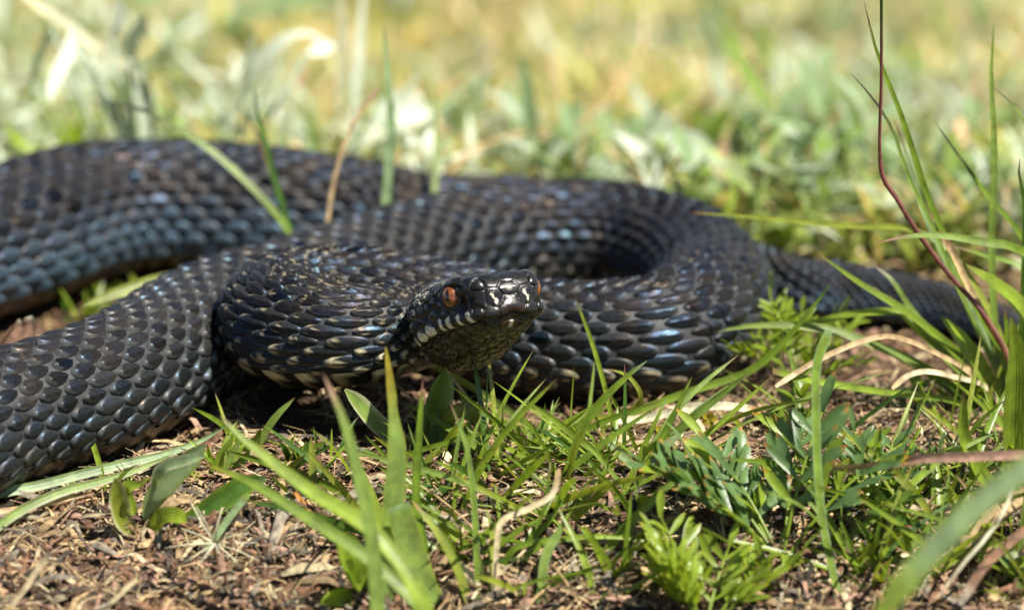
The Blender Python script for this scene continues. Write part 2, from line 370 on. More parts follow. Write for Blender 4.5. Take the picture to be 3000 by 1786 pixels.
# skin colour: blue grey between the scales, browner below
lowb = np.clip((-np.cos(P2)-.1)/.3, 0, 1)[..., None]
bc = (skin_c*(1-lowb)+np.array([.013, .011, .009])*lowb).reshape(-1, 3)
call = np.vstack([bc, cz[1:].reshape(-1, 3), cz[-1].mean(0)[None]])
viper = thing('viper', (-.4, 2.6, float(ground(-.4, 2.6))), 'black viper coiled in the grass with its raised head facing forward', 'snake')
body = mk('body', Vall, Fa, M['skin'], viper, colr=call)
body.data.materials.append(M['head'])
mi = np.zeros(len(body.data.polygons), np.int32); mi[(NS-1)*NB+NB+12*NH:] = 1; mi[-1] = 0
body.data.polygons.foreach_set('material_index', mi)
# ---- eyes
def eye(sgn):
    c = H0 + HF*EYE[0] + HS*EYE[1]*sgn + HU*EYE[2]
    n = nrm(HS*sgn*math.cos(math.radians(36)) + HF*math.sin(math.radians(36)) + HU*.05)
    f = nrm(HU-n*(HU@n)); b = np.cross(n, f)
    th = np.linspace(0, np.pi*.62, 22)[:, None]; a = np.linspace(0, 2*np.pi, 40, endpoint=False)[None]
    P = c + ER*(np.cos(th)[..., None]*n + (np.sin(th)*np.cos(a))[..., None]*f*1.08 + (np.sin(th)*np.sin(a))[..., None]*b)
    o = mk('eye', P.reshape(-1, 3), gridF(22, 40, True), M['iris'], viper); o['label'] = 'copper orange eye with a vertical slit pupil'
    rr = np.linspace(0, 1, 6)[:, None]; q = rr*np.cos(a)*.19; p_ = rr*np.sin(a)*.034*np.sqrt(np.clip(1-(np.abs(np.cos(a)))**3, .02, 1))
    d = nrm(n + (q/ER)[..., None]*f + (p_/ER)[..., None]*b)
    P2_ = c + d*(ER*1.012) + ((d@f)*ER*.08)[..., None]*f
    mk('pupil', P2_.reshape(-1, 3), gridF(6, 40, True), M['pupil'], o)
    # dark ring of small scales round the eye
    a1 = np.linspace(0, 2*np.pi, 48, endpoint=False)[:, None]; b1 = np.linspace(0, 2*np.pi, 10, endpoint=False)[None]
    wob = 1+.10*np.abs(np.sin(a1*6))
    rr_ = ER*1.0+.045*np.cos(b1)*wob; hh = ER*.30+.05*np.sin(b1)*wob
    P3 = c + (np.cos(a1)*rr_)[..., None]*f*1.1 + (np.sin(a1)*rr_)[..., None]*b + hh[..., None]*n
    mk('eye_ring', P3.reshape(-1, 3), np.vstack([gridF(48, 10, True), np.stack([470+np.arange(10), 470+(np.arange(10)+1) % 10, (np.arange(10)+1) % 10, np.arange(10)], 1)]), M['head'], viper, colr=np.tile(dark, (480, 1)))
    # brow shield hanging over the eye
    u_ = np.linspace(0, 2*np.pi, 40, endpoint=False)[None]; v_ = np.linspace(0, np.pi, 14)[:, None]
    bx = .02+.40*np.sin(v_)*np.sign(np.cos(u_))*np.abs(np.cos(u_))**.8; by = .755+.20*np.sin(v_)*np.sign(np.sin(u_))*np.abs(np.sin(u_))**.8 - .10*np.clip(bx, 0, 1); bz = .505+.075*np.cos(v_)+0*u_ + .06*bx - .10*(by-.7)
    by = by*sgn; P4 = H0 + bx[..., None]*HF + by[..., None]*HS + bz[..., None]*HU
    mk('brow_shield', P4.reshape(-1, 3), gridF(14, 40, True), M['head'], viper, colr=np.tile(dark*1.1, (560, 1)))
eye(1); eye(-1)
# ---- body scales
NR = 21; PH0 = math.radians(115)
rows = np.linspace(-PH0, PH0, NR)
drow = rows[1]-rows[0]
sc = []                                     # s, phi, half length, half width, row
pitchk = .50
s = .4; marks = [s]
while s < TOT-.25:
    R = float(np.interp(s, SS, RAD)); s += pitchk*R*(1.0 if s < TOT-9 else .92); marks.append(s)
marks = np.array(marks)
for k in range(NR):
    mm = marks if k % 2 == 0 else .5*(marks[1:]+marks[:-1])
    for s in mm:
        if s < .5 or s > TOT-.2: continue
        R = float(np.interp(s, SS, RAD))
        sc.append((s, rows[k], .238*R*(1.0 if s < TOT-9 else .95)*(1.12 if k in (0, 1, NR-2, NR-1) else 1), .116*R*(1.15 if k in (0, NR-1) else 1.1 if k in (1, NR-2) else 1), k))
sc = np.array(sc)
ang = np.linspace(0, 2*np.pi, 14, endpoint=False); rg = np.array([.34, .66, .88, 1.0])
ca, sa = np.cos(ang), np.sin(ang)
A = np.r_[0, (rg[:, None]*np.sign(ca)*np.abs(ca)**.9).ravel()]; B = np.r_[0, (rg[:, None]*np.sign(sa)*np.abs(sa)**1.05).ravel()]
RHO = np.r_[0, np.repeat(rg, 14)]
keel = np.maximum(0, 1-np.abs(B)/.22)*(RHO < .9)
NV = len(A)
jit = RNG.normal(0, 1, (len(sc), 3))
Sg = sc[:, 0:1]+sc[:, 2:3]*(1+.07*jit[:, :1])*A - 0*sc[:, 2:3]
bow = 1-.18*np.clip(A, 0, 1)                                              # slimmer towards the head end
Pg = sc[:, 1:2]+sc[:, 3:4]*(1+.07*jit[:, 1:2])*B*bow*1.12/np.interp(sc[:, 0], SS, RAD)[:, None]
Rg = np.maximum(np.interp(sc[:, 0], SS, RAD)[:, None]/1.3, .12)**.8
side_row = (np.abs(sc[:, 1:2]) > math.radians(80))
Hh = Rg*(.046*(1-RHO**2.2) + .030*keel*(1-.6*side_row) + .054*np.clip(-A*.9+.1, 0, 1)*(RHO < .95) - .04*(RHO > .99))*(1+.16*jit[:, 2:3])
SV, _ = surf(Sg.ravel(), Pg.ravel(), Hh.ravel()); SV = SV.reshape(len(sc), NV, 3)
tri = [[0, 1+(j), 1+(j+1) % 14] for j in range(14)]
quads = [[1+r*14+j, 1+(r+1)*14+j, 1+(r+1)*14+(j+1) % 14, 1+r*14+(j+1) % 14] for r in range(3) for j in range(14)]
FS = tri+quads
# colour of every scale: black, blue-grey low on the flanks, cream flecks by the throat
scol = np.tile(np.array([.0115, .0102, .0094]), (len(sc), NV, 1))*(1+.35*jit[:, None, :1])
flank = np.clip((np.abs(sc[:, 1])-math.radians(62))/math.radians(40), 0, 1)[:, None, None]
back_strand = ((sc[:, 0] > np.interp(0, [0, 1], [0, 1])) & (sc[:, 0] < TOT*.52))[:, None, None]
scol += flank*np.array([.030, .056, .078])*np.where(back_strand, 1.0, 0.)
scol += np.clip((np.abs(sc[:, 1])-math.radians(45))/math.radians(40), 0, 1)[:, None, None]*np.array([.002, .006, .007])*np.where(back_strand, 0, 1.)  # teal sheen on the front strands' flanks, put into the base colour
scol += (np.clip((RHO-.80)/.2, 0, 1)[None, :, None])*np.array([.022, .022, .0205])
scol += ((RHO > .75)*np.clip((-A-.35)/.3, 0, 1))[None, :, None]*np.array([.040, .043, .040])  # light caught on the tail-end rims, painted into the scale colour
neck = np.clip((sc[:, 0]-(TOT-7.5))/1.2, 0, 1)
r3 = RNG.random((len(sc), NV))
fleck = (neck[:, None] > .2) & (np.abs(sc[:, 1:2]) > math.radians(84)) & (np.where(np.abs(sc[:, 1:2]) > math.radians(94), A < -.3, A < -.6)) & (r3 > .5) & (RHO < .99)
scol[fleck] = (.42, .36, .22)
fleck2 = (neck[:, None] > .9) & (r3 > .86) & (A < -.2)
scol[fleck2] = (.25, .21, .13)
fleck3 = (neck[:, None] < .5) & (np.abs(sc[:, 1:2]) > math.radians(94)) & (A < -.4) & (r3 > .62) & (RHO < .99) & (sc[:, 0:1] > TOT-26)
scol[fleck3] = (.30, .25, .15)
# ventral plates
vm = [.6]
while vm[-1] < TOT-.45: vm.append(vm[-1]+.40*float(np.interp(vm[-1], SS, RAD))*1.12)
na, nb2 = 15, 6
VV, VC = [], []
PB = np.linspace(PH0+.06, 2*np.pi-PH0-.06, na)
for s0 in vm:
    R = float(np.interp(s0, SS, RAD)); Lv = .30*R
    a = np.linspace(-1, 1, nb2)[:, None]
    bowl = .10*R*(1-((PB-np.pi)/(np.pi-PH0))**2)[None]
    sg = s0 + a*Lv + bowl*1.2
    off = (.012+.035*np.clip(-a*1.0, 0, 1)*(a > -.99)-.03*(a < -.99) - .01*(a > .6))*R + 0*PB[None]
    pt, _ = surf(np.clip(sg, 0, TOT), PB[None]+0*a, off); VV.append(pt.reshape(-1, 3))
    cc = np.tile(np.array([.010, .008, .006]), (nb2, na, 1))
    nk = float(np.clip((s0-(TOT-9))/2, 0, 1))
    cc[1, :] = np.array([.03, .027, .02])*(1-nk)+np.array([.20, .17, .10])*nk
    for e in (0, 1, na-2, na-1):
        if RNG.random() > .35: cc[1:3, e] = np.array([.10, .09, .06])*(1-nk)+np.array([.46, .42, .27])*nk
    VC.append(cc.reshape(-1, 3))
VF = gridF(nb2, na)
# the 300 scales that show largest become parts of their own; the rest is one covering
ctrv = SV[:, 0]; dv = nrm(CAM-ctrv)
_, nrm0 = surf(sc[:, 0], sc[:, 1]); face = (nrm0*dv).sum(1)
dd = ctrv-CAM; kk = DIST/(dd@FW); uu = 1500+K*kk*(dd@RT); vv = 893-K*kk*(dd@UP)
inside = (uu > 10) & (uu < 2990) & (vv > 10) & (vv < 1776)
hid = np.zeros(len(sc), bool)               # behind another strand?  sample the body along the ray to the camera
step = C0[::5]; rst = RAD[::5]; sst = SS[::5]
for i in np.where(inside & (face > .1))[0]:
    d0 = step-ctrv[i]; t = d0@dv[i]; dist = np.linalg.norm(d0-t[:, None]*dv[i], axis=1)
    if np.any((t > 0) & (dist < rst*.97) & (np.abs(sst-sc[i, 0]) > 2.2)): hid[i] = True
score = np.where(inside & ~hid, face*sc[:, 2]*sc[:, 3]*kk*kk, -1)
score *= np.where((uu > 1560) | (uu < 1180) | (vv > 1100) | (vv < 780), 1, 0)
big = set(np.argsort(-score)[:300].tolist())
rest = [i for i in range(len(sc)) if i not in big]
rv = SV[rest].reshape(-1, 3); offs = (np.arange(len(rest))*NV)
F3 = (np.array(tri)[None]+offs[:, None, None]).reshape(-1, 3).tolist(); F4 = (np.array(quads)[None]+offs[:, None, None]).reshape(-1, 4).tolist()
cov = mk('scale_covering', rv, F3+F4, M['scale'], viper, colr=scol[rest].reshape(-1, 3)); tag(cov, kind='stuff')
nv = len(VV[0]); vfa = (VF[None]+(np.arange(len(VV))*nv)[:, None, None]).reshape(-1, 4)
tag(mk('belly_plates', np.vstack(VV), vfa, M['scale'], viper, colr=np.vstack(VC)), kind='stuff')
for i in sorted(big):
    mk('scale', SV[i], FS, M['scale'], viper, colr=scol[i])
# ------------------------------------------------------------------ plants
PAL = dict(g=(.15, .23, .018), gl=(.23, .32, .028), gd=(.06, .13, .014), gb=(.125, .215, .065), gy=(.24, .28, .035), gp=(.26, .36, .17), gg=(.20, .29, .055), tan=(.46, .32, .16), pale=(.62, .50, .30), br=(.20, .105, .055),
           red=(.28, .11, .09), dk=(.05, .04, .03), sil=(.47, .54, .40), silw=(.78, .82, .68), cream=(.66, .62, .42), pink=(.42, .25, .17), mauve=(.26, .22, .16), byg=(.44, .42, .13), btan=(.64, .52, .28), bgr=(.25, .33, .10), bpk=(.58, .39, .24), yt=(.30, .24, .02), ye=(.42, .36, .03), or_=(.50, .20, .03))
PROF = {'grass': ([0, .04, .15, .35, .7, 1], [.03, .28, .62, .95, 1., .75]), 'straw': ([0, .03, .5, 1], [.55, 1, 1, .9]), 'leaf': ([0, .1, .3, .55, .8, .93, 1], [.04, .45, .85, 1., .62, .3, .2]),
        'oval': ([0, .06, .2, .5, .75, .92, 1], [.1, .48, .84, 1., .8, .42, .16]), 'lobe': ([0, .07, .25, .5, .8, 1], [.06, .55, .95, 1., .66, .42]), 'neck': ([0, .05, .16, .22, .34, .6, 1], [.05, .22, .42, .38, .78, 1., .85]), 'cut': ([0, .02, .3, 1], [.8, 1, 1, .85])}
def ribbon(P, w, prof='grass', face=None, twist=0., fold=.25, n=14, m=5, cup=0., wave=0.):
    P = resample(spline(P, 8), n); T = nrm(np.gradient(P, axis=0)); t = np.linspace(0, 1, n)
    if face is None: face = nrm(nrm(CAM-P[n//2])+np.array([.45, 0, .45]))
    N = face - T*(T@face)[:, None] if np.ndim(face) == 1 else face
    N = nrm(N); a = math.radians(twist)+wave*np.linspace(-1, 1, n)
    S = np.cross(T, N); S, N = S*np.cos(a)[:, None]+N*np.sin(a)[:, None], N*np.cos(a)[:, None]-S*np.sin(a)[:, None]
    hw = np.interp(t, *PROF[prof])*w*.5; x = np.linspace(-1, 1, m)
    V = P[:, None]+S[:, None]*(x[None, :, None]*hw[:, None, None]) + N[:, None]*((np.abs(x)*fold+cup*x*x)[None, :, None]*hw[:, None, None])
    return V.reshape(-1, 3), gridF(n, m), np.repeat(t, m), np.tile(x, n)
def tint(t, x, c, tip=None, edge=None, root=None, tl=.10):
    C = np.tile(np.array(PAL[c] if isinstance(c, str) else c, float), (len(t), 1))*(1+.07*np.cos(x*14))[:, None]
    if root is not None: k = np.clip((t-.7)/.3, 0, 1)[:, None]; C = C*(1-k)+np.array(PAL[root])*k
    if edge is not None: k = (np.abs(x) > .9)[:, None]*.7; C = C*(1-k)+np.array(PAL[edge])*k
    if tip is not None: k = np.clip((tl-t)/(tl*.6), 0, 1)[:, None]; C = C*(1-k)+np.array(PAL[tip])*k
    return C
def tube(P, R, n=7):
    P = np.asarray(P, float); T = nrm(np.gradient(P, axis=0)); ref = np.array([.3, -.9, .3])
    A = nrm(np.cross(T, ref)); B = np.cross(T, A); a = np.linspace(0, 2*np.pi, n, endpoint=False)
    V = P[:, None]+(A[:, None]*np.cos(a)[None, :, None]+B[:, None]*np.sin(a)[None, :, None])*np.asarray(R).reshape(-1, 1, 1)
    F = gridF(len(P), n, True).tolist()+[list(range(n))[::-1], [(len(P)-1)*n+k for k in range(n)]]
    return V.reshape(-1, 3), F, np.repeat(np.linspace(0, 1, len(P)), n)
def GP(u, v):                                # where the line of sight to a pixel meets the ground
    d = ray(u, v); t = np.linspace(.7, 2.5, 4000); p = CAM+t[:, None]*d
    k = np.argmax(p[:, 2] < ground(p[:, 0], p[:, 1])); return p[k]
def path(px, dy=0., yr=None, yt=None, rootdown=True):
    px = np.asarray(px, float); s = np.r_[0, np.cumsum(np.linalg.norm(np.diff(px, axis=0), axis=1))]; s /= s[-1]
    if yr is None: yr = GP(*px[-1])[1]
    if yt is None: yt = yr+dy
    P = np.array([PY(u, v, yt+(yr-yt)*k) for (u, v), k in zip(px, s)])
    if rootdown:
        d = nrm(P[-1]-P[-2])
        for _ in range(60):
            if P[-1, 2] < ground(P[-1, 0], P[-1, 1])-.06: break
            d = nrm(d*.8+np.array([0, 0, -.25])); P = np.vstack([P, P[-1]+d*.45])
    return P
def lift(P, h=.05):                          # keep lying things on top of the ground
    P = np.array(P); P[:, 2] = np.maximum(P[:, 2], ground(P[:, 0], P[:, 1])+h); return P
def blade(px, w, c='g', tip='br', edge=None, root=None, dy=0., yr=None, yt=None, parent=None, name='grass_blade', label=None, cat='grass', group=None,
          prof='grass', twist=0., fold=.3, mat='leaf', lie=False, n=20, tl=.10, wave=0., cup=0., rootdown=True, m=5):
    P = path(px, dy, yr, yt, rootdown and not lie)
    if lie: P = lift(P)
    V, F, t, x = ribbon(P, w/K*1.12, prof, None, twist, fold, n, m, cup, wave)
    C = tint(t, x, c, tip, edge, root, tl)
    o = mk(name, V, F, M[mat], parent, None if parent else P[-1], C, alpha=(x+1)/2 if w > 18 else None)
    return tag(o, label, cat, group) if parent is None else o
def tuft(name, u, v, label, cat='grass', group=None, yr=None):
    p = GP(u, v) if yr is None else PY(u, v, yr); p = np.array([p[0], p[1], float(ground(p[0], p[1]))]); return thing(name, p, label, cat, group)

# ---- tall grass clump at the right
tr = tuft('grass_clump', 2980, 1290, 'tall grass clump of long upright and leaning green blades beside the tail')
for px, w, kw in [
    ([(2530, 0), (2571, 163), (2638, 334), (2712, 563), (2756, 667), (2815, 815), (2927, 1030), (2990, 1180)], 20, dict(c='g', dy=-1.)),
    ([(2489, 211), (2563, 297), (2615, 385), (2667, 534), (2726, 652), (2800, 830), (2900, 1050), (2970, 1200)], 16, dict(c='gg', tip='dk', dy=-.5, tl=.25)),
    ([(2620, 350), (2650, 440), (2690, 580), (2750, 720), (2830, 880), (2940, 1100), (2985, 1210)], 22, dict(c='gp', dy=.3)),
    ([(2913, 70), (2903, 222), (2912, 445), (2904, 741), (2913, 949), (2935, 1200)], 22, dict(c='gg', edge='gy', tip='g', dy=.6)),
    ([(2738, 356), (2815, 467), (2904, 586), (3000, 704), (3080, 900), (3090, 1200)], 20, dict(c='g', tip='dk', dy=.8, tl=.2)),
    ([(2904, 252), (2956, 297), (3000, 356), (3060, 520), (3090, 800), (3080, 1200)], 16, dict(c='gg', tip='dk', dy=1.)),
    ([(2567, 713), (2630, 697), (2741, 689), (2890, 712), (3000, 741), (3080, 900), (3090, 1200)], 27, dict(c='g', tip='red', dy=-2.)),
    ([(2026, 623), (2222, 637), (2408, 656), (2593, 667), (2689, 678), (2800, 760), (2920, 960), (2985, 1200)], 22, dict(c='gy', tip='or_', dy=2.5, tl=.05)),
    ([(2400, 745), (2519, 830), (2652, 912), (2786, 1016), (2852, 1075), (2930, 1190)], 24, dict(c='g', edge='gy', tip='red', dy=-.5, tl=.05)),
    ([(2089, 975), (2185, 956), (2319, 953), (2445, 971), (2593, 1023), (2741, 1097), (2860, 1200)], 27, dict(c='g', edge='gy', tip='dk', dy=-.5, tl=.04)),
    ([(2148, 1007), (2259, 986), (2348, 956), (2482, 923), (2593, 912), (2680, 930), (2800, 1050), (2900, 1210)], 22, dict(c='gl', tip='gy', dy=.5)),
    ([(2560, 777), (2615, 823), (2667, 904), (2760, 1030), (2860, 1180)], 22, dict(c='g', dy=1.)),
    ([(2756, 927), (2815, 993), (2882, 1100), (2930, 1210), (2950, 1300)], 62, dict(c='gl', tip='g', dy=-.6, fold=.15, m=7)),
    ([(2830, 775), (2927, 838), (3000, 912), (3060, 1050), (3060, 1250)], 52, dict(c='gl', tip='gy', dy=-.8, fold=.15, m=7)),
    ([(2790, 720), (2890, 750), (3000, 790), (3090, 950), (3090, 1220)], 22, dict(c='g', dy=1.)),
    ([(2988, 463), (2985, 520), (3000, 600), (3000, 800), (2992, 1000), (2988, 1250)], 22, dict(c='gd', tip='dk', dy=-.6)),
    ([(2942, 900), (2950, 1000), (2930, 1150), (2935, 1290)], 24, dict(c='g', dy=0.)),
    ([(2823, 1143), (2818, 1265), (2844, 1328), (2881, 1403), (2960, 1470)], 46, dict(c='gl', edge='gy', dy=-1., fold=.4)),
    ([(2960, 930), (2972, 1050), (2965, 1265), (2975, 1420)], 76, dict(c='gl', edge='gy', tip='gy', dy=-1.2, fold=.35, m=7)),
    ([(2560, 840), (2650, 930), (2780, 1060), (2880, 1180)], 20, dict(c='gl', dy=.8)),
    ([(2593, 1030), (2700, 1080), (2800, 1150), (2900, 1230)], 34, dict(c='g', dy=.5)),
    ([(2730, 1010), (2800, 1080), (2880, 1160), (2940, 1260)], 30, dict(c='gd', dy=.8)),
]: blade(px, w, parent=tr, name='blade', yr=4.2 if px[-1][1] < 1350 else None, **{k: v for k, v in kw.items()})
P = path([(2582, -60), (2582, 0), (2582, 222), (2580, 489), (2630, 586), (2689, 682), (2778, 801), (2875, 912), (2950, 1040), (2990, 1200)], yt=2.6, yr=3.6)
P = resample(spline(P, 6), 60); V, F, t = tube(P, np.interp(np.linspace(0, 1, 60), [0, .35, .36, 1], [.03, .036, .05, .055]))
mk('stem', V, F, M['leaf'], None, P[-1], tint(t, t*0, 'red', 'gd', None, 'pink', tl=.15)); st = bpy.data.objects['stem']; st.name = 'flower_stem'
tag(st, 'long red-brown bent flower stem rising through the tall grass clump', 'stem')
blade([(2749, 678), (2786, 734), (2830, 830), (2890, 941), (2950, 1040), (3000, 1120)], 22, 'tan', 'br', dy=-.3, yr=3.6, parent=tr, name='dry_sheath', mat='dry', prof='straw', fold=.5)
